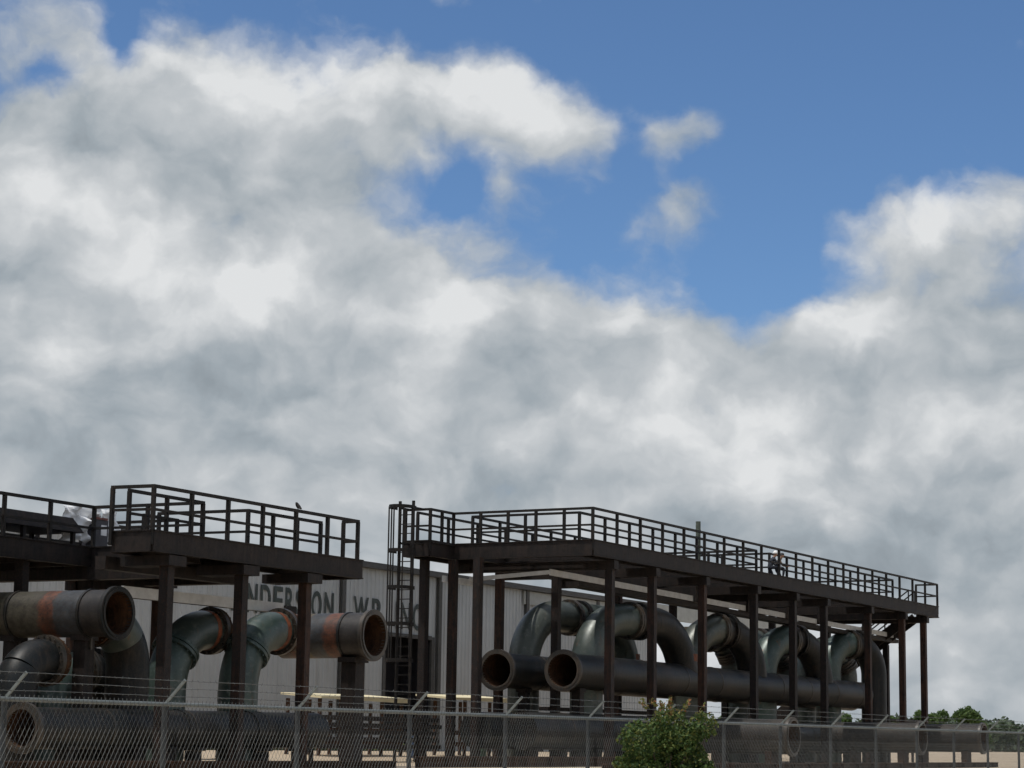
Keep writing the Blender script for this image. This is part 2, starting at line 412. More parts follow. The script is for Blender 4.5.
# stairs at the far right end
stp = MB(); sA, sB = 96.45, 97.35; ta, ha, tb, hb = 31.95, D0 - 0.05, 41.0, -0.55
for s in (sA, sB): stp.bar(W(s, ta, ha - 0.45), W(s, tb, hb), 0.06, 0.46)
stair = stp.build('staircase', 'dark_steel', PR)
post_set(PR, [(97.2, 33.3)], 4.62)
m_ = MB()
for i in range(1, 32):
    k = i / 32; m_.box(sA + 0.03, sB - 0.03, lerp(ta, tb, k) - 0.13, lerp(ta, tb, k) + 0.13, lerp(ha - 0.2, hb + 0.1, k) - 0.03, lerp(ha - 0.2, hb + 0.1, k))
m_.build('tread', 'dark_steel', stair)
m_ = MB()
for s in (sA, sB):
    for dz in (0.95, 0.5): m_.bar(W(s, ta, ha + dz - 0.2), W(s, tb, hb + dz), 0.05)
    for i in range(9): k = i / 8; m_.bar(W(s, lerp(ta, tb, k), lerp(ha - 0.3, hb, k)), W(s, lerp(ta, tb, k), lerp(ha - 0.2, hb, k) + 0.95), 0.05)
m_.build('handrail', 'rail_steel', stair)
# ---- left platform
PL = thing('elevated_platform', 'dark steel platform at left with white sheeting behind its rail and a front gangway', 'platform', W(44, 31, ground_h(44, 31)))
D1 = HL
dk = MB()
for r in ((39.9, 48.6, 31.0, 32.1), (43.15, 45.2, 32.103, 35.397), (12.0, 46.6, 35.4, 38.6)): deck_piece(dk, *r, D1)
dk.build('deck', 'dark_steel', PL)
eb = MB()
for a in ((39.9, 31.0, 48.75, 31.0), (39.9, 31.0, 39.9, 32.1), (39.9, 32.1, 43.15, 32.1), (45.2, 32.1, 48.75, 32.1), (48.72, 31.0, 48.72, 32.1), (43.15, 32.1, 43.15, 35.4), (45.2, 32.1, 45.2, 35.4), (12, 35.4, 43.15, 35.4), (45.2, 35.4, 46.6, 35.4), (46.6, 35.4, 46.6, 38.6), (12, 38.6, 46.6, 38.6)): edge(eb, *a, D1, 0.50)
eb.build('edge_beam', 'dark_steel', PL)
for s in (40.76, 43.7, 46.46):
    c = MB(); c.box(s - 0.33, s + 0.33, 30.9, 32.3, D1 - 0.73, D1 - 0.50); c.build('cross_beam', 'dark_steel', PL)
for s in (30.5, 35.0, 39.0, 43.2, 46.3):
    c = MB(); c.box(s - 0.16, s + 0.16, 35.2, 38.7, D1 - 0.78, D1 - 0.50); c.build('cross_beam', 'dark_steel', PL)
c = MB(); c.box(40.2, 45.6, 32.55, 32.85, D1 - 0.80, D1 - 0.5); c.box(42.9, 43.2, 32.85, 35.3, D1 - 0.80, D1 - 0.5); c.box(45.15, 45.45, 32.85, 35.3, D1 - 0.80, D1 - 0.5); c.build('cross_beam', 'dark_steel', PL)
jo = MB()
for i in range(24): s = 13 + i * 1.43; jo.box(s - 0.04, s + 0.04, 35.48, 38.52, D1 - 0.30, D1 - 0.06)
jo.build('joist', 'dark_steel', PL)
post_set(PL, [(40.76, 31.2), (43.7, 31.2), (46.46, 31.2)] + [(s, 35.6) for s in (30.6, 35.2, 40.85, 43.5, 46.2)] + [(s, 38.4) for s in (30.6, 35.2, 40.9, 46.2)], D1 - 0.5)
guard_rail(PL, D1, [(39.8, 32.1), (39.9, 31.0), (48.55, 31.0), (48.55, 31.45)], [1, 6, 1])
guard_rail(PL, D1, [(40.45, 32.13), (43.3, 32.13), (43.2, 35.4), (20.0, 35.4)], [2, 2, 14])
guard_rail(PL, D1, [(45.05, 34.8), (45.2, 32.13), (48.5, 32.13)], [2, 3])
guard_rail(PL, D1, [(45.2, 35.4), (46.6, 35.4), (46.6, 38.6), (20.0, 38.6)], [1, 2, 15])
tr = MB(); tr.box(41.4, 48.1, 32.95, 33.02, HL - 1.36, HL - 1.10); tr.build('service_tray', 'tray_metal', PL)
sh = MB(); sh.box(41.4, 47.9, 33.03, 33.3, HL - 1.35, HL - 1.28); sh.box(48.105, 48.6, 32.9, 33.2, HL - 1.38, HL - 1.16); sh.build('tray_shelf', 'dark_steel', PL)

# ------------------------------------------------------------------ pipes
def arc(c, a, b_, R, a0, a1, n=10):
    return [c + a * (R * math.cos(lerp(a0, a1, i / n))) + b_ * (R * math.sin(lerp(a0, a1, i / n))) for i in range(n + 1)]
ZU = Vector((0, 0, 1))
def flange_pair(parent, p, d, r, mat='flange_steel'):
    m_ = MB(); d = Vector(d).normalized()
    m_.ring(p - d * 0.10, d, r + 0.10, r - 0.02, 0.085); m_.ring(p + d * 0.015, d, r + 0.10, r - 0.02, 0.085)
    ref = ZU if abs(d.z) < 0.9 else UD; x = d.cross(ref).normalized(); y = d.cross(x)
    for k in range(20):
        a = 2 * math.pi * k / 20; q = p + (x * math.cos(a) + y * math.sin(a)) * (r + 0.055)
        m_.tube([q - d * 0.15, q + d * 0.15], 0.018, 6)
    return m_.build('flange', mat, parent)
def u_bend(label, sL, tL, sR, tR, hc, hL, hR, r=0.5, R=1.3, mat='pipe_green', matR='pipe_dark', band=True, Rr=None, low_flange=False):
    A = W(sL, tL, hc); B = W(sR, tR, hc); w = (B - A); w.z = 0; L = w.length; w.normalize(); Rr = Rr or R; R = min(R, L * 0.42); Rr = min(Rr, L * 0.46)
    th = thing('arched_pipe', label, 'pipe', W(sL, tL, hL))
    mid = lerp(R, L - Rr, 0.34)
    left = [W(sL, tL, hL), W(sL, tL, (hL + hc - R) / 2)] + [A + w * R - w * (R * math.cos(a)) - ZU * R + ZU * (R * math.sin(a)) for a in [math.pi / 2 * i / 12 for i in range(13)]] + [A + w * mid]
    right = [A + w * mid, A + w * lerp(mid, L - Rr, 0.5)] + [B - w * Rr + w * (Rr * math.sin(a)) - ZU * Rr + ZU * (Rr * math.cos(a)) for a in [math.pi / 2 * i / 12 for i in range(13)]] + [W(sR, tR, hR)]
    m_ = MB(); m_.tube(left, r, 32); m_.build('riser', mat, th)
    m_ = MB(); m_.tube(right, r, 32); m_.build('downcomer', matR, th)
    flange_pair(th, A + w * mid, w, r, 'flange_steel'); flange_pair(th, A + w * (mid + 0.55), w, r, 'pipe_dark')
    if low_flange:
        a = rad(52); p = B - w * Rr + w * (Rr * math.sin(a)) - ZU * Rr + ZU * (Rr * math.cos(a)); d = (w * math.cos(a) - ZU * math.sin(a))
        flange_pair(th, p, d, r, 'flange_steel'); flange_pair(th, p + d * 0.32 - w * 0.04, d - ZU * 0.25, r, 'flange_steel')
    if band:
        m_ = MB(); m_.ring(W(sR, tR, hR + 0.30), ZU, r + 0.004, r - 0.01, 0.26); m_.build('paint_band', 'orange_band', th)
    return th
HDR = 2.28
front = [('silvery green front arched pipe rising right behind the near open header mouth', 67.3, 33.65, 72.8, 32.55, 4.28, 'pipe_green', 1.75, False),
         ('front arched pipe above the round bush, olive grey left and shade-darkened rusty brown right', 75.8, 33.65, 79.35, 32.55, 4.33, 'pipe_grey', 1.5, False),
         ('front arched pipe with a pale mint green shoulder, second arch from the staircase', 83.1, 33.65, 86.6, 32.55, 4.30, 'pipe_teal', 1.5, False)]
for lb, a, b_, c, d, hc, mt, R, lf in front:
    u_bend(lb, a, b_, c, d, hc - 0.06, ground_h(a, b_), HDR + 0.35, 0.56, R, mt, 'pipe_dark', band=(mt == 'pipe_green'), Rr=1.9)  # downcomer coloured darker than the riser to carry the shade on its right side
u_bend('dark arched pipe coming down to the ground beside the staircase', 90.6, 33.65, 93.35, 32.55, 4.40, ground_h(90, 33), ground_h(93, 32), 0.55, 1.3, 'pipe_teal', 'pipe_dark', band=False)
u_bend('leftmost rear arched pipe, grey green, behind the farther open header mouth', 66.7, 35.75, 72.5, 34.7, 4.33, ground_h(66, 35), HDR + 0.35, 0.54, 1.75, 'pipe_grey', 'pipe_green', band=True, Rr=1.8)
back_lb = ['rear arched pipe with ringed flanges on its down leg, above the bush',
           'rear arched pipe with pale ringed flanges, seen below the mint green shoulder', 'rear arched pipe with flaking grey paint, below the arch next to the staircase']
for lb, (a, c) in zip(back_lb, ((80.3, 82.7), (85.3, 88.3), (93.2, 95.7))):
    u_bend(lb, a, 35.75, c, 34.7, 4.25, ground_h(a, 35), HDR + 0.35, 0.52, 1.5, 'pipe_green', 'pipe_grey', band=False, low_flange=True, Rr=1.8)

def straight_pipe(name, label, p, q, r, mat, mouth0=True, mouth1=False, along=False, flange=True, inner_mat='pipe_inside', fl_r=0.08, weld=None, fl_mat='flange_steel'):
    p = Vector(p); q = Vector(q); d = (q - p).normalized(); L = (q - p).length
    th = thing(name, label, 'pipe', Vector((p.x, p.y, p.z - r)))
    m_ = MB(); n = max(2, int(L / 0.6)); m_.tube([p + d * (L * i / n) for i in range(n + 1)], r, 40, not mouth0, not mouth1, along=along)
    m_.build('pipe_wall', mat, th)
    for flag, e, dd in ((mouth0, p, d), (mouth1, q, -d)):
        if not flag: continue
        m_ = MB(); ln = min(3.0, L * 0.9)
        m_.tube([e + dd * 0.004, e + dd * ln], r - 0.045, 36, False, True); m_.build('bore', inner_mat, th)
        m_ = MB()
        if flange: m_.ring(e - dd * 0.005, dd, r + fl_r + 0.02, r - 0.045, 0.11, 40); m_.ring(e - dd * 0.03, dd, r + 0.015, r - 0.05, 0.024, 40)
        else: m_.ring(e - dd * 0.005, dd, r + 0.012, r - 0.045, 0.09, 40)
        m_.build('rim', fl_mat, th)
    if not along and L > 6:
        m_ = MB(); x = 2.6
        while x < L - 0.5: m_.ring(p + d * x, d, r + 0.014, r - 0.02, 0.05, 40); x += 3.05
        m_.build('weld_seam', 'flange_steel', th)
    for x in (weld or []):
        m_ = MB(); m_.ring(p + d * x, d, r + 0.028, r - 0.02, 0.07, 40); m_.build('band_clamp', 'pipe_dark', th)
        m_ = MB(); c = p + d * (x + 0.035) - ZU * r; m_.bar(c + ZU * 0.05, c - ZU * 0.28, 0.05); m_.build('clamp_bolt', 'flange_steel', th)
    return th
straight_pipe('header_pipe', 'big dark header pipe with an open rusty mouth, the one nearer the fence', W(63.3, 32.5, HDR), W(91.5, 32.5, HDR - 0.1), 0.57, 'pipe_dark')
straight_pipe('header_pipe', 'big dark header pipe whose open rusty mouth is left of and behind the near one', W(62.8, 34.65, HDR), W(96.2, 34.65, HDR - 0.1), 0.57, 'pipe_dark')
straight_pipe('low_header_pipe', 'long dark low pipe lying behind the fence under the near header', W(60.5, 32.5, 0.34), W(92.3, 32.5, 0.34), 0.58, 'pipe_dark', False)
straight_pipe('low_header_pipe', 'long dark low pipe lying behind the fence under the farther header', W(61.5, 34.65, 0.34), W(95.6, 34.65, 0.34), 0.58, 'pipe_dark', False)
straight_pipe('low_header_pipe', 'low dark pipe with a reddish open mouth, behind the fence at far left', W(36.95, 32.0, 0.13), W(48.3, 32.0, 0.20), 0.45, 'pipe_dark', weld=[5.4, 8.2])
straight_pipe('banded_pipe', 'big pipe striped orange, olive and blue grey with a dark open mouth, at far left', W(40.0, 31.95, 2.76), W(40.0, 37.6, 2.76), 0.54, 'banded_long', along=True, weld=[0.72, 2.85], fl_mat='pipe_dark', fl_r=0.06)
straight_pipe('banded_pipe', 'big pipe with yellow and orange bands and a dark open mouth, beside the caged ladder', W(50.6, 31.7, 2.77), W(50.6, 34.6, 2.77), 0.61, 'banded_short', along=True, weld=[0.75], fl_r=0.07)
for s, t1, lb in ((71.95, 28.0, 'grey low pipe stub with its round mouth next to the bush behind the fence'), (86.0, 28.0, 'grey low pipe stub, middle one of three behind the fence at right'), (94.5, 28.0, 'grey low pipe stub with a round mouth at the far right end behind the fence')):
    th = straight_pipe('pipe_stub', lb, W(s, t1, 0.30 + (s - 72) * 0.006), W(s, t1 + 3.6, 0.30 + (s - 72) * 0.006), 0.60, 'low_pipe', inner_mat='pipe_inside', fl_r=0.06, weld=None)
    for k in (0.8, 2.8):
        m_ = MB(); gh = ground_h(s, t1 + k); m_.box(s - 0.35, s + 0.35, t1 + k - 0.12, t1 + k + 0.12, gh, -0.12); m_.build('saddle', 'beam_rust', th)
# left elbows
def elbow(label, s, t, dirn, hc, r, R, run, mat, mat2, mid_flange=True, band=True, end=0.35):
    w = UD * dirn; A = W(s, t, hc); gh = ground_h(s, t)
    th = thing('elbow_pipe', label, 'pipe', W(s, t, gh))
    def P(a): return A + w * R - w * (R * math.cos(a)) - ZU * R + ZU * (R * math.sin(a))
    half = [P(math.pi / 2 * i / 14) for i in range(15)]
    m_ = MB(); m_.tube([W(s, t, gh)] + half[:7], r, 32); m_.build('riser', mat2, th)
    m_ = MB(); m_.tube(half[6:] + [A + w * (R + run)], r, 32); m_.build('bend', mat, th)
    a = math.pi / 2 * 6 / 14
    if mid_flange:
        d = w * math.sin(a) + ZU * math.cos(a); flange_pair(th, P(a), d, r, mat2)
    if band:
        m_ = MB(); m_.ring(A + w * (R + run - 0.30), w, r + 0.004, r - 0.01, 0.16); m_.build('paint_band', 'orange_band', th)
    e = A + w * (R + run)
    m_ = MB(); m_.ring(e - w * 0.05, w, r + 0.11, r - 0.05, 0.12, 40); m_.build('flange', 'flange_steel', th)
    m_ = MB(); m_.ring(e + w * 0.09, w, r + 0.09, r - 0.05, 0.10, 40); m_.tube([e + w * 0.19, e + w * (0.19 + end)], r - 0.02, 32); m_.build('spool', 'pipe_inside', th)
    m_ = MB()
    for k in range(20):
        q = e + (VD * math.cos(k * math.pi / 10) + ZU * math.sin(k * math.pi / 10)) * (r + 0.06); m_.tube([q - w * 0.12, q + w * 0.26], 0.02, 6)
    m_.build('bolt_ring', 'flange_steel', th)
    return th
elbow('green elbow pipe with a flange at mid bend, left of the reddish brown post', 43.9, 33.5, 1, 2.66, 0.50, 1.55, 0.17, 'pipe_green', 'pipe_teal', end=0.05)
elbow('teal elbow pipe bolted to a dark rusty spool, behind the reddish brown post', 45.75, 32.65, 1, 2.72, 0.50, 1.5, 0.22, 'pipe_teal', 'pipe_teal', end=0.35)
elbow('dark green elbow pipe right behind the mouth of the striped pipe', 42.0, 33.2, -1, 2.66, 0.52, 1.1, 0.1, 'pipe_green', 'pipe_dark', False, False, 0.2)
elbow('dark elbow pipe beneath the striped pipe at far left', 38.3, 33.4, 1, 1.66, 0.48, 0.75, 0.2, 'pipe_dark', 'pipe_dark', False, False, 0.2)

u_bend('low dark arched pipe beneath the striped pipe, behind the square stand', 41.4, 34.9, 43.5, 34.9, 1.55, ground_h(41, 35), ground_h(43, 35), 0.46, 0.9, 'pipe_teal', 'pipe_dark', band=False)
u_bend('dark arched pipe close to the wall at the left picture edge', 38.6, 36.6, 41.6, 36.6, 1.30, ground_h(39, 36), ground_h(41, 36), 0.46, 1.1, 'pipe_dark', 'pipe_dark', band=False)
# stools under the low left pipe
ordn = ['leftmost', 'second from left', 'third from left', 'fourth from left', 'fifth from left', 'sixth from left', 'seventh from left', 'rightmost']
for i, s in enumerate((38.4, 40.0, 40.85, 42.0, 43.1, 44.5, 45.9, 47.6)):
    gh = ground_h(s, 32)
    th = thing('pipe_stool', ordn[i] + ' of the dark steel stools under the low pipe at left', 'pipe support', W(s, 32, gh), 'stools under the low left pipe')
    m_ = MB(); m_.box(s - 0.16, s + 0.16, 31.75, 32.25, -0.33, -0.24); m_.build('cradle', 'dark_steel', th)
    m_ = MB(); m_.box(s - 0.14, s + 0.14, 31.85, 32.15, gh, -0.333); m_.build('column', 'dark_steel', th)
for i, s in enumerate((61.2, 63.2, 65.4, 67.8, 70.4, 73.0, 75.8, 78.6, 81.4, 84.2, 87.0, 89.8)):
    gh = ground_h(s, 32.5)
    nm = ['leftmost', 'second', 'third', 'fourth', 'fifth', 'sixth', 'seventh', 'eighth', 'ninth', 'tenth', 'eleventh', 'rightmost'][i]
    th = thing('pipe_stool', nm + (' from left' if 0 < i < 11 else '') + ' of the dark steel stools under the low pipe at right', 'pipe support', W(s, 32.5, gh), 'stools under the low right pipe')
    m_ = MB(); m_.box(s - 0.25, s + 0.25, 32.2, 32.8, -0.30, -0.20); m_.build('cradle', 'dark_steel', th)
    m_ = MB(); m_.box(s - 0.2, s + 0.2, 32.35, 32.65, gh, -0.303); m_.build('column', 'dark_steel', th)
# stands carrying the banded pipes and headers
def stand(label, s, t, top, w=0.42):
    gh = ground_h(s, t); th = thing('pipe_stand', label, 'pipe support', W(s, t, gh))
    m_ = MB(); m_.box(s - w / 2, s + w / 2, t - w / 2, t + w / 2, gh, top - 0.12); m_.build('column', 'dark_steel', th)
    m_ = MB(); m_.box(s - w * 0.75, s + w * 0.75, t - w * 0.6, t + w * 0.6, top - 0.118, top + 0.02); m_.build('saddle', 'dark_steel', th)
    m_ = MB(); m_.box(s - w * 0.8, s + w * 0.8, t - w * 0.8, t + w * 0.8, gh - 0.02, gh + 0.04); m_.build('base_plate', 'beam_rust', th)
stand('dark square pipe stand beneath the yellow and orange banded pipe', 50.6, 32.35, 2.16, 0.46)
stand('dark square pipe stand beneath the mouth of the striped pipe at far left', 40.0, 32.9, 2.26, 0.34)
stand('dark square pipe stand beneath the striped pipe at the left picture edge', 40.0, 35.0, 2.26, 0.34)
for i, (s, t) in enumerate(((64.4, 32.5), (64.7, 34.65))):
    stand(['dark pipe stand under the near open header mouth', 'dark pipe stand under the farther open header mouth'][i], s, t, 1.73, 0.30)

# rusty ground beams
def ibeam(label, s0, s1, t, top):
    gh = ground_h((s0 + s1) / 2, t) - 0.03; m_ = MB()
    m_.box(s0, s1, t - 0.13, t + 0.13, top - 0.03, top); m_.box(s0, s1, t - 0.02, t + 0.02, gh + 0.03, top - 0.03); m_.box(s0, s1, t - 0.13, t + 0.13, gh, gh + 0.03)
    n = int((s1 - s0) / 1.5)
    for i in range(n + 1): x = lerp(s0 + 0.05, s1 - 0.05, i / n); m_.box(x - 0.012, x + 0.012, t - 0.125, t - 0.022, gh + 0.032, top - 0.032)
    o = m_.build('skid_beam', 'beam_rust', None, W((s0 + s1) / 2, t, gh)); tag(o, label, 'steel beam')
ibeam('rusty brown skid beam on the ground below the caged ladder and the open header mouths', 50.4, 67.0, 30.2, -0.42)
ibeam('rusty brown skid beam on the ground below the left platform', 32.0, 49.6, 30.4, -0.54)
ibeam('rusty brown skid beam on the ground in front of the three low pipe stubs', 54.0, 91.0, 26.5, -0.55)

# ------------------------------------------------------------------ building
TB = 47.3; HE = 7.0; GBL = -0.46
BD = thing('warehouse', 'long grey corrugated metal warehouse with dark painted lettering behind the platforms', 'building', W(60, TB, GBL))
def corrugated(m_, s0, s1, h0, h1, t=TB, pitch=0.305, depth=0.035):
    s = s0
    prof = [(0.0, 0), (0.55, 0), (0.65, -1), (0.88, -1), (0.98, 0)]
    row = []
    while s < s1:
        for f, d in prof:
            x = s + f * pitch
            if x < s1: row.append((x, t + d * depth))
        s += pitch
    row.append((s1, t)); o = len(m_.v)
    for x, tt in row: m_.v.append(W(x, tt, h0)); m_.v.append(W(x, tt, h1))
    for i in range(len(row) - 1):
        m_.f.append([o + 2 * i, o + 2 * i + 1, o + 2 * i + 3, o + 2 * i + 2]); m_.mi.append(0)
wl = MB()
DS0, DS1, DH = 76.3, 79.95, 4.17
corrugated(wl, 10, DS0, GBL, HE); corrugated(wl, DS0, DS1, DH, HE); corrugated(wl, DS1, 101.5, GBL, HE)
wl.box(10, 101.5, TB + 18, TB + 18.2, GBL, HE); wl.box(9.8, 10, TB, TB + 18.2, GBL, HE); wl.box(101.5, 101.7, TB + 0.01, TB + 18.2, GBL, HE - 0.02)
wl.build('wall', 'wall_sheet', BD)
rf = MB(); A = [W(9.5, TB - 0.25, HE + 0.02), W(122.4, TB - 0.25, HE + 0.02), W(122.4, TB + 9.1, HE + 1.0), W(9.5, TB + 9.1, HE + 1.0), W(122.4, TB + 18.4, HE + 0.02), W(9.5, TB + 18.4, HE + 0.02)]
rf.add(A, [(0, 1, 2, 3), (3, 2, 4, 5)]); rf.add([v - ZU * 0.06 for v in A], [(3, 2, 1, 0), (5, 4, 2, 3)]); roof = rf.build('roof', 'roof_metal', BD)
m_ = MB(); m_.box(9.5, 101.6, TB - 0.30, TB - 0.06, HE - 0.22, HE - 0.003); m_.build('eave_trim', 'trim_dark', roof)
m_ = MB(); m_.box(101.6, 122.4, TB - 0.30, TB - 0.10, HE - 0.72, HE - 0.003); m_.box(122.2, 122.4, TB - 0.1, TB + 18.2, HE - 0.72, HE - 0.003); m_.build('canopy_fascia', 'fascia_grey', BD)
for s in (108, 115, 122):
    for t in (TB + 0.1, TB + 18): m_ = MB(); m_.box(s - 0.1, s + 0.1, t - 0.1, t + 0.1, GBL, HE - 0.07); m_.build('canopy_post', 'trim_dark', BD)
m_ = MB(); m_.box(88.0, 101.4, TB - 0.12, TB - 0.05, HE - 0.85, HE - 0.25); m_.build('wall_flashing', 'fascia_grey', BD)
dr = MB(); dr.box(DS0, DS1, TB + 1.5, TB + 1.6, GBL, DH + 0.6); dr.box(DS0 - 0.1, DS0, TB + 0.04, TB + 1.6, GBL, DH + 0.6); dr.box(DS1, DS1 + 0.1, TB + 0.04, TB + 1.6, GBL, DH + 0.6); dr.box(DS0, DS1, TB + 0.05, TB + 1.5, DH + 0.5, DH + 0.6)
door = dr.build('door_opening', 'door_dark', BD)
m_ = MB(); m_.box(DS1 - 0.02, DS1 + 0.22, TB - 0.08, TB + 0.03, GBL, DH + 0.1); m_.box(DS0 - 0.2, DS0 + 0.02, TB - 0.08, TB + 0.03, GBL, DH + 0.1); m_.box(DS0 + 0.02, DS1 - 0.02, TB - 0.08, TB + 0.03, DH - 0.02, DH + 0.14); m_.build('door_frame', 'trim_dark', door)
for s in (39.5, 47.0, 54.2, 61.2, 72.95, 80.45, 88.3, 95.5):
    m_ = MB(); m_.box(s - 0.13, s + 0.13, TB - 0.17, TB - 0.04, GBL, HE - 0.22); m_.build('downspout', 'trim_dark', BD)
def word(txt, spans, h0, h1):
    """one painted word; spans are the (start, end) places of its letters along the wall"""
    m_ = MB()
    for ch, (s0, s1) in zip(txt, spans):
        cu = bpy.data.curves.new('lettering', 'FONT'); cu.body = ch; cu.offset = 0.02
        tmp = bpy.data.objects.new('tmp', cu); COL.objects.link(tmp)
        dg = bpy.context.evaluated_depsgraph_get(); me0 = tmp.evaluated_get(dg).to_mesh()
        vs = [v.co.copy() for v in me0.vertices]; fs = [list(p.vertices) for p in me0.polygons]
        tmp.evaluated_get(dg).to_mesh_clear(); bpy.data.objects.remove(tmp)
        x0, x1 = min(v.x for v in vs), max(v.x for v in vs); y0, y1 = min(v.y for v in vs), max(v.y for v in vs)
        n = len(vs); o = len(m_.v)
        for dt in (TB - 0.045, TB - 0.055):
            for v in vs: m_.v.append(W(lerp(s0, s1, (v.x - x0) / (x1 - x0)), dt, lerp(h0, h1, (v.y - y0) / (y1 - y0))))
        cnt = {}
        for f in fs:
            m_.f.append([i + n + o for i in f]); m_.mi.append(0)
            for a, b_ in zip(f, f[1:] + f[:1]): k = (min(a, b_), max(a, b_)); cnt[k] = cnt.get(k, 0) + 1
        for (a, b_), c in cnt.items():
            if c == 1: m_.f.append([o + a, o + b_, o + b_ + n, o + a + n]); m_.mi.append(0)
    return m_.build('lettering', 'letter_paint', BD, label='the dark painted word ' + txt + ' on the wall')
word('ANDERSON', [(65.6, 66.45), (66.6, 67.25), (67.45, 68.1), (68.3, 68.9), (69.05, 69.65), (69.8, 70.4), (70.85, 71.55), (71.75, 72.4)], 4.55, 5.62)
word('WP', [(73.85, 74.95), (75.2, 75.85)], 4.55, 5.60)
word('INC', [(77.05, 77.2), (77.45, 78.2), (78.42, 79.0)], 4.48, 5.58)
# weeds at the wall foot
rw = random.Random(3); m_ = MB()
for i in range(5200):
    s = rw.uniform(28, 76); t = TB - 0.3 - abs(rw.gauss(0, 0.5))
    m_.quad_leaf(W(s, t, GBL + 0.02 + abs(rw.gauss(0, 0.11))), 0.10, rw, rw.random())
tag(m_.build('weeds', 'weed_leaf'), 'low green weeds along the foot of the grey wall', 'weeds', kind='stuff')

# ------------------------------------------------------------------ chain-link fence
TF = 17.5; sp = 3.047; NP0, NP1 = -3, 22
FN = thing('chain_link_fence', 'long galvanised chain-link fence with angled barbed wire arms along the front', 'fence', W(20, TF, fence_ground(20)))
fs0 = 19.95 + NP0 * sp; fs1 = 19.95 + NP1 * sp
def ftop(s): return fence_ground(s) + 1.90
m_ = MB(); m_.tube([W(19.95 + i * sp / 2, TF, ftop(19.95 + i * sp / 2)) for i in range(2 * NP0, 2 * NP1 + 1)], 0.026, 8); m_.build('top_rail', 'galvanised', FN)
for i in range(NP0, NP1 + 1):
    s = 19.95 + i * sp; g0 = fence_ground(s)
    m_ = MB(); m_.tube([W(s, TF + 0.05, g0 - 0.1), W(s, TF + 0.05, ftop(s) + 0.02)], 0.036, 10); po = m_.build('fence_post', 'post_galv', FN)
    m_ = MB(); m_.bar(W(s, TF + 0.03, ftop(s) + 0.02), W(s, TF - 0.26, ftop(s) + 0.31), 0.038, 0.02, UD); m_.build('barb_arm', 'galvanised', po)
wire = MB(); pitch = 0.083; ncol = int((fs1 - fs0) / pitch); Hm = 1.86
seg = 3
for d in (1, -1):
    for i in range(-int(Hm / pitch) - 1, ncol + int(Hm / pitch) + 1):
        sb = fs0 + i * pitch; pts = []
        st_ = sb + d * Hm * 0.62
        a0, a1 = sb, st_
        if min(a0, a1) < fs0 or max(a0, a1) > fs1: continue
        off = 0.004 * d
        pts = [(lerp(a0, a1, k / seg), k / seg) for k in range(seg + 1)]
        for (p0, k0), (p1, k1) in zip(pts[:-1], pts[1:]):
            A = W(p0, TF - 0.035 + off, fence_ground(p0) + 0.03 + Hm * k0); B = W(p1, TF - 0.035 + off, fence_ground(p1) + 0.03 + Hm * k1)
            ax = (B - A).normalized(); x = ax.cross(VD).normalized(); r = 0.0030 if d > 0 else 0.0017; o = len(wire.v)  # one strand direction is thicker to stand for the light it catches
            for P_ in (A, B):
                for k in range(3):
                    an = 2.0944 * k + 1.57; wire.v.append(P_ + x * (r * math.cos(an)) - VD * (r * math.sin(an)))
            for k in range(3): wire.f.append([o + k, o + (k + 1) % 3, o + 3 + (k + 1) % 3, o + 3 + k]); wire.mi.append(0)
# twisted knuckles above the top rail
for i in range(ncol):
    s = fs0 + i * pitch; wire.bar(W(s, TF - 0.035, ftop(s) - 0.03), W(s + 0.012, TF - 0.035, ftop(s) + 0.055), 0.006)
wire.build('mesh_panel', 'galv_wire', FN)
for k, (dt, dh) in enumerate(((-0.06, 0.10), (-0.155, 0.20), (-0.25, 0.30))):
    m_ = MB(); n = int((fs1 - fs0) / 0.6); rr = random.Random(k)
    m_.tube([W(lerp(fs0, fs1, i / n), TF + dt, ftop(lerp(fs0, fs1, i / n)) + dh + rr.uniform(-0.006, 0.006)) for i in range(n + 1)], 0.0035, 4)
    for i in range(int((fs1 - fs0) / 0.13)):
        s = fs0 + i * 0.13; c = W(s, TF + dt, ftop(s) + dh); dv = Vector((rr.gauss(0, 1), rr.gauss(0, 1), rr.gauss(0, 1))).normalized() * 0.022
        m_.bar(c - dv, c + dv, 0.004)
    m_.build('barbed_wire', 'galv_wire', FN)

# ------------------------------------------------------------------ vegetation
def crown(m_, blobs, n, size, rnd, tintf, spread=1.04):
    tot = sum(b_[1] ** 2 for b_ in blobs)
    for c, r in blobs:
        for _ in range(int(n * r * r / tot)):
            d = Vector((rnd.gauss(0, 1), rnd.gauss(0, 1), rnd.gauss(0, 1))).normalized()
            k = rnd.uniform(0.45, spread) ** 0.6
            lump = 1 + 0.22 * mnoise.noise(d * 2.3 + c)
            p = c + d * r * k * lump
            m_.quad_leaf(p, size, rnd, tintf(p, rnd))
rb = random.Random(5); bc = W(35.7, 16.3, 0); bc.z = 0; bs, bt = 35.7, 16.3
bg = fence_ground(bs) + EYE
BU = thing('bush', 'round green bush with reddish new leaves on top, in front of the chain-link fence', 'bush', Vector((bc.x, bc.y, bg)))
blobs = []
for i in range(38):
    a = rb.uniform(0, 6.28); q = math.sqrt(rb.random()) * 0.80; z = rb.uniform(0.40, 1.84)
    q *= 1.0 - 0.10 * max(0, (z - 1.4) / 0.5)
    blobs.append((Vector((bc.x + q * math.cos(a), bc.y + q * math.sin(a), bg + z)), rb.uniform(0.16, 0.36)))
ztop = bg + 2.28
m_ = MB(); crown(m_, blobs, 24000, 0.036, rb, lambda p, r: min(1, max(0, r.random() * 0.70 + 0.42 * max(0, (p.z - ztop + 0.55) / 0.45) * r.random())))
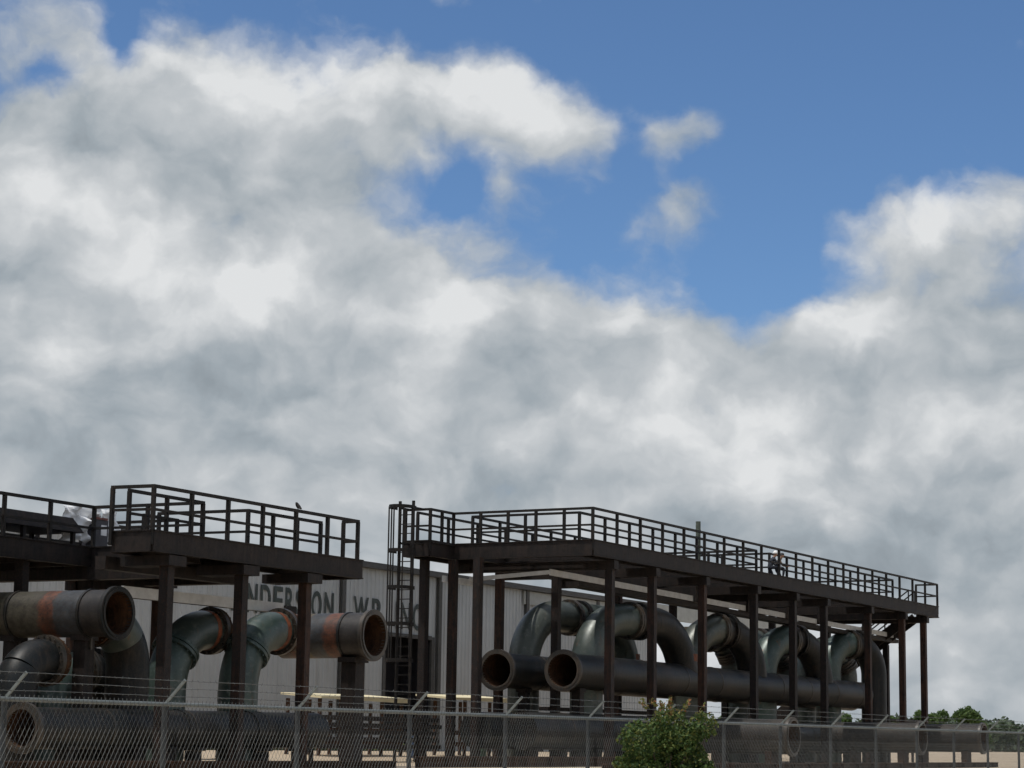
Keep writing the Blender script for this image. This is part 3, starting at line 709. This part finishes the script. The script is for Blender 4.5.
for i in range(16):   # sprigs that stick out
    a = rb.uniform(0, 6.28); q = rb.uniform(0.1, 0.7); p0 = Vector((bc.x + q * math.cos(a), bc.y + q * math.sin(a), bg + 1.95 + 0.22 * (1 - q)))
    dv = Vector((math.cos(a) * 0.4, math.sin(a) * 0.4, rb.uniform(0.5, 1))).normalized(); L = rb.uniform(0.08, 0.24)
    for k in range(16): m_.quad_leaf(p0 + dv * (L * k / 15) + Vector((rb.gauss(0, .02), rb.gauss(0, .02), 0)), 0.034, rb, rb.uniform(0.55, 1.0))
m_.build('foliage', 'bush_leaf', BU)
m_ = MB()
for i in range(9):
    a = i * 0.7; e = bc + Vector((0.45 * math.cos(a), 0.45 * math.sin(a), bg + 1.3)); m_.tube([Vector((bc.x + .05 * math.cos(a), bc.y + .05 * math.sin(a), bg - 0.05)), (e + Vector((bc.x, bc.y, bg + 0.4))) / 2, e], [0.03, 0.022, 0.01], 6)
m_.build('stem', 'bark', BU)

tree_specs = [  # X, Y, crown width, height, label
    (54.6, 262, 4.0, 5.2, 'bushy green tree, rightmost of the trees past the last platform post'),
    (50.9, 266, 3.6, 5.5, 'tallest light green tree, just right of the last platform post'),
    (48.3, 258, 3.8, 4.7, 'green tree directly behind the last platform post'),
    (44.8, 260, 3.6, 4.0, 'low green tree between the last two platform posts'),
    (40.6, 270, 4.4, 4.2, 'low green tree beside the foot of the last arched pipe'),
    (37.4, 268, 5.0, 4.8, 'green tree seen through the gap under the end of the near header'),
    (26.6, 262, 4.2, 4.6, 'green tree glimpsed under the header just right of the bush')]
def tree(X, Y, wd, ht, label, seed):
    r_ = random.Random(seed); gz = ground_h(*st_of(X, Y)) + EYE
    th = thing('tree', label, 'tree', Vector((X, Y, gz)), 'trees beyond the yard')
    m_ = MB(); top = Vector((X, Y, gz + ht * 0.6))
    m_.tube([Vector((X, Y, gz - 0.1)), Vector((X + 0.1, Y, gz + ht * 0.3)), top], [0.20, 0.15, 0.07], 8)
    bl = []
    for i in range(24):
        a = r_.uniform(0, 6.28); q = math.sqrt(r_.random()) * wd * 0.50; z = r_.uniform(0.12, 0.86)
        q *= math.sqrt(max(0.08, 1 - (2 * (z - 0.45)) ** 2))
        c = Vector((X + q * math.cos(a), Y + q * math.sin(a), gz + ht * z)); bl.append((c, r_.uniform(0.09, 0.20) * wd))
        m_.tube([Vector((X, Y, gz + ht * 0.25 * (0.6 + z))), c], [0.07, 0.02], 5)
    m_.build('trunk', 'bark', th)
    m_ = MB(); crown(m_, bl, 9000, 0.19, r_, lambda p, r: min(1, max(0, 0.5 + 0.25 * mnoise.noise(p * 0.9) + r.uniform(-0.35, 0.35))), 1.5)
    m_.build('crown', 'tree_leaf', th)
for i, a in enumerate(tree_specs): tree(*a, 40 + i)
# far woods as one mass
rf_ = random.Random(9); m_ = MB()
for i in range(380):
    X = rf_.uniform(10, 150); Y = 315 + rf_.uniform(0, 40) + 0.05 * X; gz = ground_h(*st_of(X, Y)) + EYE
    hh = rf_.uniform(4.4, 5.2) + 0.5 * mnoise.noise(Vector((X * 0.06, 0, 0)))
    bl = [(Vector((X + rf_.uniform(-2, 2), Y + rf_.uniform(-2, 2), gz + hh * rf_.uniform(0.05, 0.80))), rf_.uniform(0.8, 1.3)) for _ in range(6)]
    crown(m_, bl, 210, 0.42, rf_, lambda p, r: min(1, max(0, 0.45 + 0.3 * mnoise.noise(p * 0.35) + r.uniform(-0.3, 0.3))))
tag(m_.build('treeline', 'hazy_wood_leaf'), 'far green line of woods along the horizon', 'woods', kind='stuff')

# ------------------------------------------------------------------ things on the platforms
def skin_figure(name, verts, edges, radii, mats, pick, parent=None, base=None, sub=2):
    me = bpy.data.meshes.new(name); me.from_pydata([tuple(v) for v in verts], edges, []); o = bpy.data.objects.new(name, me); COL.objects.link(o)
    md = o.modifiers.new('skin', 'SKIN'); lay = me.skin_vertices[0].data if me.skin_vertices else None
    if lay is None:
        bm = bmesh.new(); bm.from_mesh(me); bm.verts.layers.skin.verify(); bm.to_mesh(me); bm.free(); lay = me.skin_vertices[0].data
    for i, r in enumerate(radii): lay[i].radius = (r, r); lay[i].use_root = (i == 0)
    sb = o.modifiers.new('sub', 'SUBSURF'); sb.levels = sub; sb.render_levels = sub
    dg = bpy.context.evaluated_depsgraph_get(); nm = bpy.data.meshes.new_from_object(o.evaluated_get(dg))
    o.modifiers.clear(); o.data = nm; bpy.data.meshes.remove(me); nm.name = name
    for mm in mats: nm.materials.append(MATS[mm])
    for p in nm.polygons: p.material_index = pick(p.center); p.use_smooth = True
    return o
def person(label, s, t, h, ang, shirt, trousers, hat=True):
    base = W(s, t, h); F = Vector((math.cos(ang), math.sin(ang), 0)); S = Vector((-F.y, F.x, 0))
    def P(f, l, z): return tuple(F * f + S * l + ZU * z)
    V = [P(0, 0, .47), P(.05, 0, .66), P(.14, 0, .82), P(.20, 0, .91), P(.235, 0, .97), P(.27, 0, 1.03), P(.285, 0, 1.09)]
    R_ = [.135, .125, .145, .065, .062, .085, .075]; E_ = [(i, i + 1) for i in range(6)]
    def chain(root, pts, rs):
        k = root
        for p, r in zip(pts, rs): V.append(P(*p)); R_.append(r); E_.append((k, len(V) - 1)); k = len(V) - 1
    # one knee on the deck, the other raised
    chain(0, [(.02, .11, .43), (.20, .13, .12), (-.02, .13, .07), (-.24, .13, .06), (-.27, .13, .02)], [.095, .075, .062, .045, .04])
    chain(0, [(.03, -.11, .46), (.36, -.14, .48), (.34, -.14, .26), (.31, -.14, .06), (.43, -.14, .035)], [.095, .075, .06, .045, .035])
    for sd, hand in ((.19, (.50, .10, .58)), (-.19, (.50, -.08, .62))):
        mid = (.30, sd * 1.15, .62)
        chain(2, [(.15, sd, .83), mid, hand], [.062, .048, .036])
        wr = len(V) - 1
        for q, (df, dl) in enumerate(((.10, .028), (.11, .010), (.105, -.010), (.09, -.028))):
            chain(wr, [(hand[0] + df * .55, hand[1] + dl, hand[2] - .01), (hand[0] + df, hand[1] + dl * 1.1, hand[2] - .04)], [.010, .008])
        chain(wr, [(hand[0] + .03, hand[1] - math.copysign(.045, sd), hand[2] + .015)], [.011])
    V.append(P(.365, 0, 1.035)); R_.append(.018); E_.append((5, len(V) - 1))      # nose
    for sd in (.085, -.085): V.append(P(.27, sd, 1.04)); R_.append(.016); E_.append((5, len(V) - 1))
    def pick(c):
        f = c.dot(F); z = c.z
        if z > .935 or (f > .44 and .5 < z < .7): return 0
        return 2 if z < .56 and f < .48 else 1
    o = skin_figure('person', V, E_, R_, ['skin', shirt, trousers], pick); o.location = base; o.scale = (0.87, 0.87, 0.87); WORLDLOC[o.name] = base
    tag(o, label, 'person')
    if hat:
        m_ = MB(); c = base + Vector(P(.285, 0, 1.10))
        prof = [(0.118, -0.005), (0.116, 0.03), (0.105, 0.07), (0.075, 0.105), (0.03, 0.122), (0.002, 0.125)]
        m_.tube([c + ZU * z for _, z in prof], [r for r, _ in prof], 20); m_.ring(c - ZU * 0.012, ZU, 0.145, 0.08, 0.014, 20)
        m_.bar(c + F * 0.09, c + F * 0.20, 0.16, 0.014); m_.build('hard_hat', 'hat_white', o)
    else:
        m_ = MB(); c = base + Vector(P(.272, 0, 1.085))
        prof = [(0.096, -0.02), (0.098, 0.02), (0.08, 0.06), (0.04, 0.082), (0.003, 0.088)]
        m_.tube([c + ZU * z for _, z in prof], [r for r, _ in prof], 16); m_.build('hair', 'bird_dark', o)
    return o
person('person crouching in a white hard hat and dark clothes on the right platform', 78.85, 31.62, HR, rad(15), 'cloth_dark', 'cloth_dark')
person('person crouching in brown clothes beside the one in the white hard hat', 79.5, 31.62, HR, rad(-10), 'cloth_tan', 'cloth_dark', False)

# small bird on the top rail of the left platform
bb = W(45.75, 31.0, HL + RAIL + 0.04)
BV = [(0, 0, .07), (.05, 0, .10), (.085, 0, .14), (.125, 0, .145), (-.06, 0, .05), (-.15, 0, .02), (.0, .015, .02), (.0, -.015, .02), (.01, .015, .0), (.01, -.015, .0)]
d_ = (-UD + ZU * 0.0).normalized()
BVw = [tuple(d_ * x + VD * y + ZU * (z * 1.1)) for x, y, z in BV]
o = skin_figure('bird', BVw, [(0, 1), (1, 2), (2, 3), (0, 4), (4, 5), (0, 6), (0, 7), (6, 8), (7, 9)], [.055, .05, .036, .007, .04, .018, .007, .007, .005, .005], ['bird_dark'], lambda c: 0)
o.location = bb; tag(o, 'small dark bird perched on the top rail of the left platform', 'bird')

# upright bolted column on the right platform
sx, tx = 73.6, 32.3
th = thing('vent_post', 'upright grey green pipe post rising above the railing of the right platform', 'post', W(sx, tx, HR))
m_ = MB(); m_.tube([W(sx, tx, HR), W(sx, tx, HR + 1.70)], 0.09, 14); m_.build('shaft', 'stack_paint', th)
m_ = MB(); m_.ring(W(sx, tx, HR), ZU, 0.20, 0.05, 0.06, 18); m_.ring(W(sx, tx, HR + 0.75), ZU, 0.15, 0.085, 0.06, 18); m_.build('collar', 'stack_paint', th)
m_ = MB(); m_.bar(W(sx, tx, HR + 1.38), W(sx + 0.22, tx, HR + 1.38), 0.04); m_.build('side_pin', 'stack_paint', th)

# left platform: low dark hood, crumpled sheets, cabinet
s0, s1, t0, t1 = 37.6, 44.3, 36.6, 38.2
th = thing('equipment_hood', 'low dark metal hood with sloped ends at the back of the left platform', 'machine cover', W(41, 37.4, HL))
m_ = MB(); lo = [W(s0, t0, HL + .52), W(s1, t0, HL + .52), W(s1, t1, HL + .52), W(s0, t1, HL + .52)]; hi = [W(s0 + .3, t0 + .1, HL + .88), W(s1 - .35, t0 + .1, HL + .88), W(s1 - .35, t1 - .1, HL + .88), W(s0 + .3, t1 - .1, HL + .88)]
m_.add(lo + hi, [(0, 1, 2, 3), (4, 5, 6, 7), (0, 1, 5, 4), (1, 2, 6, 5), (2, 3, 7, 6), (3, 0, 4, 7)]); m_.build('hood', 'dark_steel', th)
for s in (s0 + .3, 40.0, 42.1, s1 - .3):
    for t in (t0 + .12, t1 - .12): m_ = MB(); m_.box(s - .05, s + .05, t - .05, t + .05, HL, HL + .52); m_.build('leg', 'dark_steel', th)
def crumple(name, label, s0, s1, t, h0, h1, amp, seed, mat, th_=0.02):
    m_ = MB(); nx, nz = 26, 20
    for lay in (0, 1):
        for j in range(nz + 1):
            for i in range(nx + 1):
                u_, v_ = i / nx, j / nz; s = lerp(s0, s1, u_); h = lerp(h0, h1, v_)
                q = Vector((s * 3.1, h * 3.1, seed)); ed = mnoise.noise(Vector((u_ * 4, v_ * 4, seed + 7)))
                m_.v.append(W(s + 0.10 * ed, t + amp * (mnoise.noise(q) + 0.5 * mnoise.noise(q * 2.3)) + 0.35 * (1 - v_) ** 2 * amp + lay * th_, h + 0.10 * mnoise.noise(Vector((u_ * 3, seed, v_ * 2)))))
    n = (nx + 1) * (nz + 1)
    for lay in (0, 1):
        for j in range(nz):
            for i in range(nx):
                a = lay * n + j * (nx + 1) + i; m_.f.append([a, a + 1, a + nx + 2, a + nx + 1]); m_.mi.append(0)
    m_.smooth = True
    o = m_.build(name, mat, None, W((s0 + s1) / 2, t, h0)); tag(o, label, 'sheeting'); return o
crumple('plastic_sheet', 'crumpled shiny white sheet heaped behind the rail of the left platform', 43.85, 45.2, 36.9, HL + 0.35, HL + 1.22, 0.30, 2, 'white_sheet')
crumple('plastic_sheet', 'thin pale sheet hanging beside the red topped cabinet on the left platform', 45.55, 46.25, 37.1, HL + 0.45, HL + 1.28, 0.18, 5, 'white_sheet')
th = thing('control_cabinet', 'dark control cabinet with a red top panel on the left platform', 'cabinet', W(45.25, 37, HL))
m_ = MB(); m_.box(44.95, 45.5, 36.8, 37.2, HL + 0.08, HL + 0.95); m_.build('case', 'cabinet_dark', th)
m_ = MB(); m_.box(44.95, 45.45, 36.78, 37.22, HL + 0.953, HL + 1.01); m_.build('lid', 'red_paint', th)
m_ = MB(); m_.box(45.2, 45.42, 36.775, 36.797, HL + 0.55, HL + 0.82); m_.build('faceplate', 'white_sheet', th)
m_ = MB()
for s in (45.0, 45.45): m_.box(s - .04, s + .04, 36.85, 37.15, HL, HL + 0.079)
m_.build('foot', 'cabinet_dark', th)

# yellow topped work tables in the yard
def work_table(label, s0, s1, t, top, tilt):
    gh = ground_h((s0 + s1) / 2, t); th = thing('work_table', label, 'table', W((s0 + s1) / 2, t, gh))
    m_ = MB(); A = [W(s0, t - 0.7, top), W(s1, t - 0.7, top - tilt), W(s1, t + 0.9, top + 0.12 - tilt), W(s0, t + 0.9, top + 0.12)]
    m_.add(A + [A[0] + ZU * 0.07, A[1] + ZU * 0.17, A[2] + ZU * 0.17, A[3] + ZU * 0.07], [(3, 2, 1, 0), (4, 5, 6, 7), (0, 1, 5, 4), (1, 2, 6, 5), (2, 3, 7, 6), (3, 0, 4, 7)]); m_.build('table_top', 'yellow_sheet', th)
    n = 5
    for i in range(n):
        s = lerp(s0 + 0.15, s1 - 0.15, i / (n - 1))
        for tt in (t - 0.55, t + 0.7): m_ = MB(); m_.box(s - 0.05, s + 0.05, tt - 0.05, tt + 0.05, gh, top - tilt * i / (n - 1) - 0.002); m_.build('leg', 'beam_rust', th)
    m_ = MB()
    for hh in (0.35, 0.75): m_.box(s0 + 0.1, s1 - 0.1, t - 0.62, t - 0.603, gh + hh, gh + hh + 0.16)
    m_.build('rail_board', 'beam_rust', th)
work_table('long low table with a pale yellow sheet top left of the dark doorway', 60.4, 65.8, 40.5, 1.30, 0.06)
work_table('low table with a pale yellow sheet top seen between the posts right of the ladder', 69.0, 73.0, 40.5, 1.46, 0.04)
# dark stacked bars behind the fence
def bar_stack(label, s0, s1, t, n, h0):
    gh = ground_h((s0 + s1) / 2, t); th = thing('bar_stack', label, 'steel stack', W((s0 + s1) / 2, t, gh))
    for i in range(n):
        m_ = MB(); h = h0 + i * 0.21; m_.box(s0 + 0.2 * (i % 2), s1 - 0.15 * (i % 3), t - 0.3, t + 0.3, h, h + 0.13); m_.build('bar', 'dark_steel', th)
    for s in (s0 + 0.5, s1 - 0.5): m_ = MB(); m_.box(s - 0.06, s + 0.06, t + 0.302, t + 0.40, gh, h0 + n * 0.21); m_.build('upright', 'dark_steel', th)
bar_stack('dark bars stacked on a rack beyond the right end of the platform', 99.5, 104.5, 34.0, 4, 0.55)
bar_stack('dark bars stacked on a rack behind the near low pipes, right of the bush', 74.0, 87.0, 39.0, 4, 0.55)
bar_stack('dark bars stacked on a low rack in front of the dark doorway, behind the fence', 54.5, 61.5, 36.2, 5, -0.28)
bar_stack('dark bars stacked on a low rack under the right end of the left platform', 50.6, 54.0, 38.0, 4, -0.10)
plain('drum_blue', (0.035, 0.060, 0.115), 0.5, 0.3, 5)
plain('drum_green', (0.045, 0.085, 0.065), 0.5, 0.3, 5)
def drum(label, s, t, mat):
    gh = ground_h(s, t); th = thing('oil_drum', label, 'drum', W(s, t, gh))
    prof = [(0.28, 0), (0.285, 0.02), (0.28, 0.04), (0.28, 0.29), (0.295, 0.30), (0.28, 0.31), (0.28, 0.57), (0.295, 0.58), (0.28, 0.59), (0.28, 0.86), (0.285, 0.88), (0.27, 0.885), (0.265, 0.87)]
    m_ = MB(); m_.tube([W(s, t, gh + z) for _, z in prof], [r for r, _ in prof], 24); m_.build('barrel', mat, th)
    m_ = MB(); m_.tube([W(s + 0.14, t - 0.08, gh + 0.865), W(s + 0.14, t - 0.08, gh + 0.90)], 0.04, 10); m_.build('bung', 'galvanised', th)
drum('blue steel drum standing behind the fence left of the farther open header mouth', 64.6, 38.6, 'drum_blue')
drum('green steel drum standing behind the fence below the farther open header mouth', 68.4, 38.4, 'drum_green')
# thin wire frames
def hoop_frame(label, s, t, h0, h1, w):
    m_ = MB(); k = 0.05
    m_.bar(W(s, t, h0), W(s, t, h1), k); m_.bar(W(s + w, t, h0), W(s + w, t, h1), k); m_.bar(W(s - k / 2, t, h1 + k / 2), W(s + w + k / 2, t, h1 + k / 2), k)
    for x in (s, s + w): m_.box(x - .1, x + .1, t - .1, t + .1, h0 - 0.02, h0)
    tag(m_.build('hoop_frame', 'rail_steel', None, W(s, t, h0)), label, 'frame')
hoop_frame('small square black bar frame standing in front of the grey wall, left of the table', 52.3, 38.0, ground_h(52, 38) + 0.02, 1.26, 0.85)
hoop_frame('tall narrow bar frame before the wall at far left below the striped pipe', 42.6, 39.0, ground_h(42, 39) + 0.02, 2.36, 0.5)

# ------------------------------------------------------------------ camera
F = 2200.0; ROLL = 0.015; PITCH = math.atan((741.5 - 384) / F)
cam = bpy.data.cameras.new('camera'); co = bpy.data.objects.new('camera', cam); COL.objects.link(co)
cam.sensor_width = 36; cam.sensor_fit = 'HORIZONTAL'; cam.lens = 36 * F / 1024; cam.clip_start = 0.1; cam.clip_end = 12000
fw = Vector((0, math.cos(PITCH), math.sin(PITCH))); up = Vector((0, -math.sin(PITCH), math.cos(PITCH))); rt = Vector((1, 0, 0))
Rv = rt * math.cos(ROLL) + up * math.sin(ROLL); Uv = up * math.cos(ROLL) - rt * math.sin(ROLL)
M = Matrix((Rv, Uv, -fw)).transposed().to_4x4(); M.translation = Vector((0, 0, EYE)); co.matrix_world = M
scene.camera = co

# ------------------------------------------------------------------ sun and sky
SUN_EL, SUN_AZ = rad(70), rad(-122)
sd = Vector((math.sin(SUN_AZ) * math.cos(SUN_EL), math.cos(SUN_AZ) * math.cos(SUN_EL), math.sin(SUN_EL)))
sl = bpy.data.lights.new('sun', 'SUN'); sl.energy = 3.0; sl.angle = rad(0.53); sl.color = (1.0, 0.95, 0.88)
so = bpy.data.objects.new('sun', sl); COL.objects.link(so); so.rotation_euler = (-sd).to_track_quat('-Z', 'Y').to_euler(); so.location = (0, 0, 60)

#SKYBEGIN
world = bpy.data.worlds.new('World'); scene.world = world; world.use_nodes = True
nt = world.node_tree; nt.nodes.clear()
out = N(nt, 'ShaderNodeOutputWorld'); bg_ = N(nt, 'ShaderNodeBackground'); SKY = 0.10; bg_.inputs[1].default_value = SKY
nt.links.new(bg_.outputs[0], out.inputs[0])
sky = N(nt, 'ShaderNodeTexSky', sky_type='NISHITA', sun_disc=False, sun_elevation=SUN_EL, sun_rotation=SUN_AZ, air_density=0.8, dust_density=0.2, ozone_density=3.0)
tc = N(nt, 'ShaderNodeTexCoord'); DIR = tc.outputs['Generated']
def mth(op, a, b_=None, c=None, clamp=False):
    n = N(nt, 'ShaderNodeMath', operation=op); n.use_clamp = clamp
    for i, v in enumerate((a, b_, c)):
        if v is None: continue
        if isinstance(v, (int, float)): n.inputs[i].default_value = v
        else: nt.links.new(v, n.inputs[i])
    return n.outputs[0]
def vmul(v, k):
    n = N(nt, 'ShaderNodeVectorMath', operation='MULTIPLY'); nt.links.new(v, n.inputs[0]); n.inputs[1].default_value = k; return n.outputs[0]
def vadd(v, k):
    n = N(nt, 'ShaderNodeVectorMath', operation='ADD'); nt.links.new(v, n.inputs[0])
    if isinstance(k, (tuple, Vector)): n.inputs[1].default_value = k
    else: nt.links.new(k, n.inputs[1])
    return n.outputs[0]
def smooth(x, a, b_):
    n = N(nt, 'ShaderNodeMapRange', interpolation_type='SMOOTHSTEP'); n.inputs[1].default_value = a; n.inputs[2].default_value = b_
    nt.links.new(x, n.inputs[0]); return n.outputs[0]
def ns_(vec, scale, detail, rough, dist=0.0):
    n = N(nt, 'ShaderNodeTexNoise', i_Scale=scale, i_Detail=detail, i_Roughness=rough, i_Distortion=dist); nt.links.new(vec, n.inputs['Vector']); return n
# clouds live on the sky sphere: direction -> azimuth and elevation, bent by a turbulent warp
wv = ns_(DIR, 22, 5, 0.55); w2 = ns_(DIR, 7, 3, 0.5)
wv_ = vmul(vadd(wv.outputs['Color'], (-.5, -.5, -.5)), (0.035, 0.035, 0.035)); w2_ = vmul(vadd(w2.outputs['Color'], (-.5, -.5, -.5)), (0.06, 0.06, 0.06))
WD = vadd(vadd(DIR, wv_), w2_)
sp_ = N(nt, 'ShaderNodeSeparateXYZ'); nt.links.new(WD, sp_.inputs[0])
AZ = mth('ARCTAN2', sp_.outputs[0], sp_.outputs[1]); EL = mth('ARCSINE', mth('MINIMUM', mth('MAXIMUM', sp_.outputs[2], -1.0), 1.0))
sp0 = N(nt, 'ShaderNodeSeparateXYZ'); nt.links.new(DIR, sp0.inputs[0]); EL0 = mth('ARCSINE', sp0.outputs[2])
def azel(px, py):
    d = fw + Rv * ((px - 512) / F) - Uv * ((py - 384) / F); d.normalize(); return math.atan2(d.x, d.y), math.asin(d.z)
def blobsum(bl, az=None, el=None):
    az = az or AZ; el = el or EL
    tot = None
    for px, py, rx, ry, w in bl:
        a, e = azel(px, py); ka, ke = F / rx, F / ry
        da = mth('MULTIPLY_ADD', az, ka, -a * ka); de = mth('MULTIPLY_ADD', el, ke, -e * ke)
        q = mth('MULTIPLY_ADD', da, da, mth('MULTIPLY', de, de))
        g_ = mth('POWER', 0.3679, q)
        tot = mth('MULTIPLY_ADD', g_, w, tot if tot is not None else 0.0)
    return tot
COVER = [(330, 105, 200, 52, 1.0), (420, 95, 90, 40, 0.35), (950, 130, 90, 40, -0.5), (655, 168, 40, 16, -0.35), (510, 108, 100, 48, 1.0), (150, 90, 95, 48, 0.7), (30, 40, 62, 50, 0.9), (230, 165, 230, 45, 0.7), (60, 150, 90, 50, 0.4),
         (120, 260, 230, 100, 1.2), (340, 300, 140, 80, 1.0), (20, 220, 150, 120, 0.6), (430, 300, 60, 50, 0.4), (500, 250, 40, 45, 0.35), (590, 330, 110, 50, 0.6),
         (1000, 250, 90, 66, 0.72), (880, 232, 62, 42, 0.62), (930, 290, 100, 45, 0.42), (615, 132, 24, 45, -0.6), (1030, 190, 40, 40, 0.4), (688, 128, 50, 28, 0.85), (655, 215, 54, 48, 0.85), (508, 203, 26, 28, 0.6), (905, 330, 90, 40, 0.5),
         (450, 215, 62, 42, -0.7), (580, 215, 45, 45, -0.30), (40, 108, 32, 20, -0.9), (112, 55, 22, 34, -0.9), (560, 30, 420, 46, -0.4), (840, 110, 170, 80, -0.4), (745, 280, 75, 40, -0.45)]
cov = blobsum(COVER)
e0, e1 = azel(512, 285)[1], azel(512, 385)[1]
low = N(nt, 'ShaderNodeMapRange', interpolation_type='SMOOTHSTEP'); nt.links.new(EL, low.inputs[0]); low.inputs[1].default_value = e1; low.inputs[2].default_value = e0; low.inputs[3].default_value = 1.55; low.inputs[4].default_value = 0.0
cov = mth('ADD', cov, low.outputs[0])
# elsewhere on the sphere: broken cloud
aw = smooth(mth('ABSOLUTE', AZ), 0.26, 0.5); up_ = smooth(EL, 0.34, 0.55)
far = mth('MAXIMUM', aw, up_)
rn = ns_(DIR, 2.6, 4, 0.55)
cov = mth('ADD', cov, mth('MULTIPLY', far, mth('MULTIPLY', smooth(rn.outputs['Fac'], 0.36, 0.52), 1.0)))
CS = vmul(vadd(DIR, wv_), (1, 1, 1.4))
fb = ns_(CS, 11, 7, 0.52, 0.2); fb2 = ns_(vadd(CS, (-0.010, 0.0, 0.012)), 11, 5, 0.52, 0.2)
fine = ns_(CS, 48, 4, 0.6)
fbm = mth('MULTIPLY_ADD', mth('SUBTRACT', fine.outputs['Fac'], 0.5), 0.35, fb.outputs['Fac'])
vo = N(nt, 'ShaderNodeTexVoronoi', feature='SMOOTH_F1'); vo.inputs['Scale'].default_value = 21; vo.inputs['Detail'].default_value = 2.6; vo.inputs['Roughness'].default_value = 0.55; vo.inputs['Smoothness'].default_value = 0.6
nt.links.new(CS, vo.inputs['Vector']); billow = mth('SUBTRACT', 0.68, vo.outputs['Distance'])
dens = mth('MULTIPLY_ADD', billow, 0.6, mth('MULTIPLY_ADD', mth('SUBTRACT', fbm, 0.5), 1.9, cov))
alpha = smooth(dens, 0.0, 1.0)
relief = mth('SUBTRACT', fb.outputs['Fac'], fb2.outputs['Fac'])
LIGHT = [(330, 85, 200, 38, 0.30), (500, 105, 80, 38, 0.22), (130, 85, 70, 35, 0.18), (40, 40, 50, 36, 0.1), (110, 205, 90, 34, 0.25), (290, 300, 90, 40, 0.20), (450, 330, 60, 45, 0.30), (180, 260, 130, 40, 0.22), (100, 340, 60, 22, 0.18), (630, 345, 90, 34, 0.22),
         (860, 345, 75, 34, 0.22), (985, 225, 70, 45, 0.20), (690, 430, 90, 40, 0.24), (960, 420, 90, 40, 0.16), (230, 165, 200, 26, -0.14), (60, 450, 120, 50, -0.10), (270, 420, 120, 50, -0.06), (555, 365, 80, 40, -0.10), (830, 370, 60, 25, -0.10),
         (890, 530, 190, 50, -0.14), (512, 640, 700, 60, 0.12), (300, 480, 260, 60, 0.05), (700, 460, 260, 60, 0.08)]
lit = mth('MULTIPLY_ADD', blobsum(LIGHT), 1.55, 0.645)
lit = mth('MULTIPLY_ADD', relief, 1.5, lit)
lit = mth('MULTIPLY_ADD', mth('SUBTRACT', fbm, 0.5), 0.28, lit)
lit = mth('MULTIPLY_ADD', billow, 0.46, lit)
lit = mth('ADD', lit, mth('MULTIPLY', far, 0.18))
cl = N(nt, 'ShaderNodeValToRGB'); e = cl.color_ramp.elements; e[0].position = 0.0; e[0].color = (0.228, 0.264, 0.296, 1); e[1].position = 1.0; e[1].color = (0.74, 0.755, 0.765, 1)
x_ = e.new(0.35); x_.color = (0.345, 0.392, 0.430, 1); x_ = e.new(0.7); x_.color = (0.52, 0.55, 0.575, 1)
nt.links.new(lit, cl.inputs[0])
sc = N(nt, 'ShaderNodeMix', data_type='RGBA', blend_type='MULTIPLY'); sc.inputs[0].default_value = 1.0; nt.links.new(cl.outputs[0], sc.inputs[6]); sc.inputs[7].default_value = (1 / SKY, 1 / SKY, 1 / SKY, 1)
tint = N(nt, 'ShaderNodeMix', data_type='RGBA', blend_type='MULTIPLY'); tint.inputs[0].default_value = 1.0; nt.links.new(sky.outputs[0], tint.inputs[6]); tint.inputs[7].default_value = (0.81, 0.98, 1.11, 1)
mx = N(nt, 'ShaderNodeMix', data_type='RGBA'); nt.links.new(alpha, mx.inputs[0]); nt.links.new(tint.outputs[2], mx.inputs[6]); nt.links.new(sc.outputs[2], mx.inputs[7])
nt.links.new(mx.outputs[2], bg_.inputs[0])
world.cycles.sampling_method = 'NONE'
#SKYEND

scene.render.engine = 'CYCLES'
scene.cycles.use_adaptive_sampling = True; scene.cycles.adaptive_threshold = 0.02; scene.cycles.adaptive_min_samples = 12; scene.cycles.max_bounces = 5; scene.cycles.diffuse_bounces = 3; scene.cycles.glossy_bounces = 3; scene.cycles.transmission_bounces = 2; scene.cycles.transparent_max_bounces = 4
scene.render.resolution_x = 1024; scene.render.resolution_y = 768
scene.view_settings.view_transform = 'Standard'; scene.view_settings.look = 'None'
scene.view_settings.exposure = 0.0; scene.view_settings.gamma = 1.0
scene.view_settings.use_curve_mapping = False
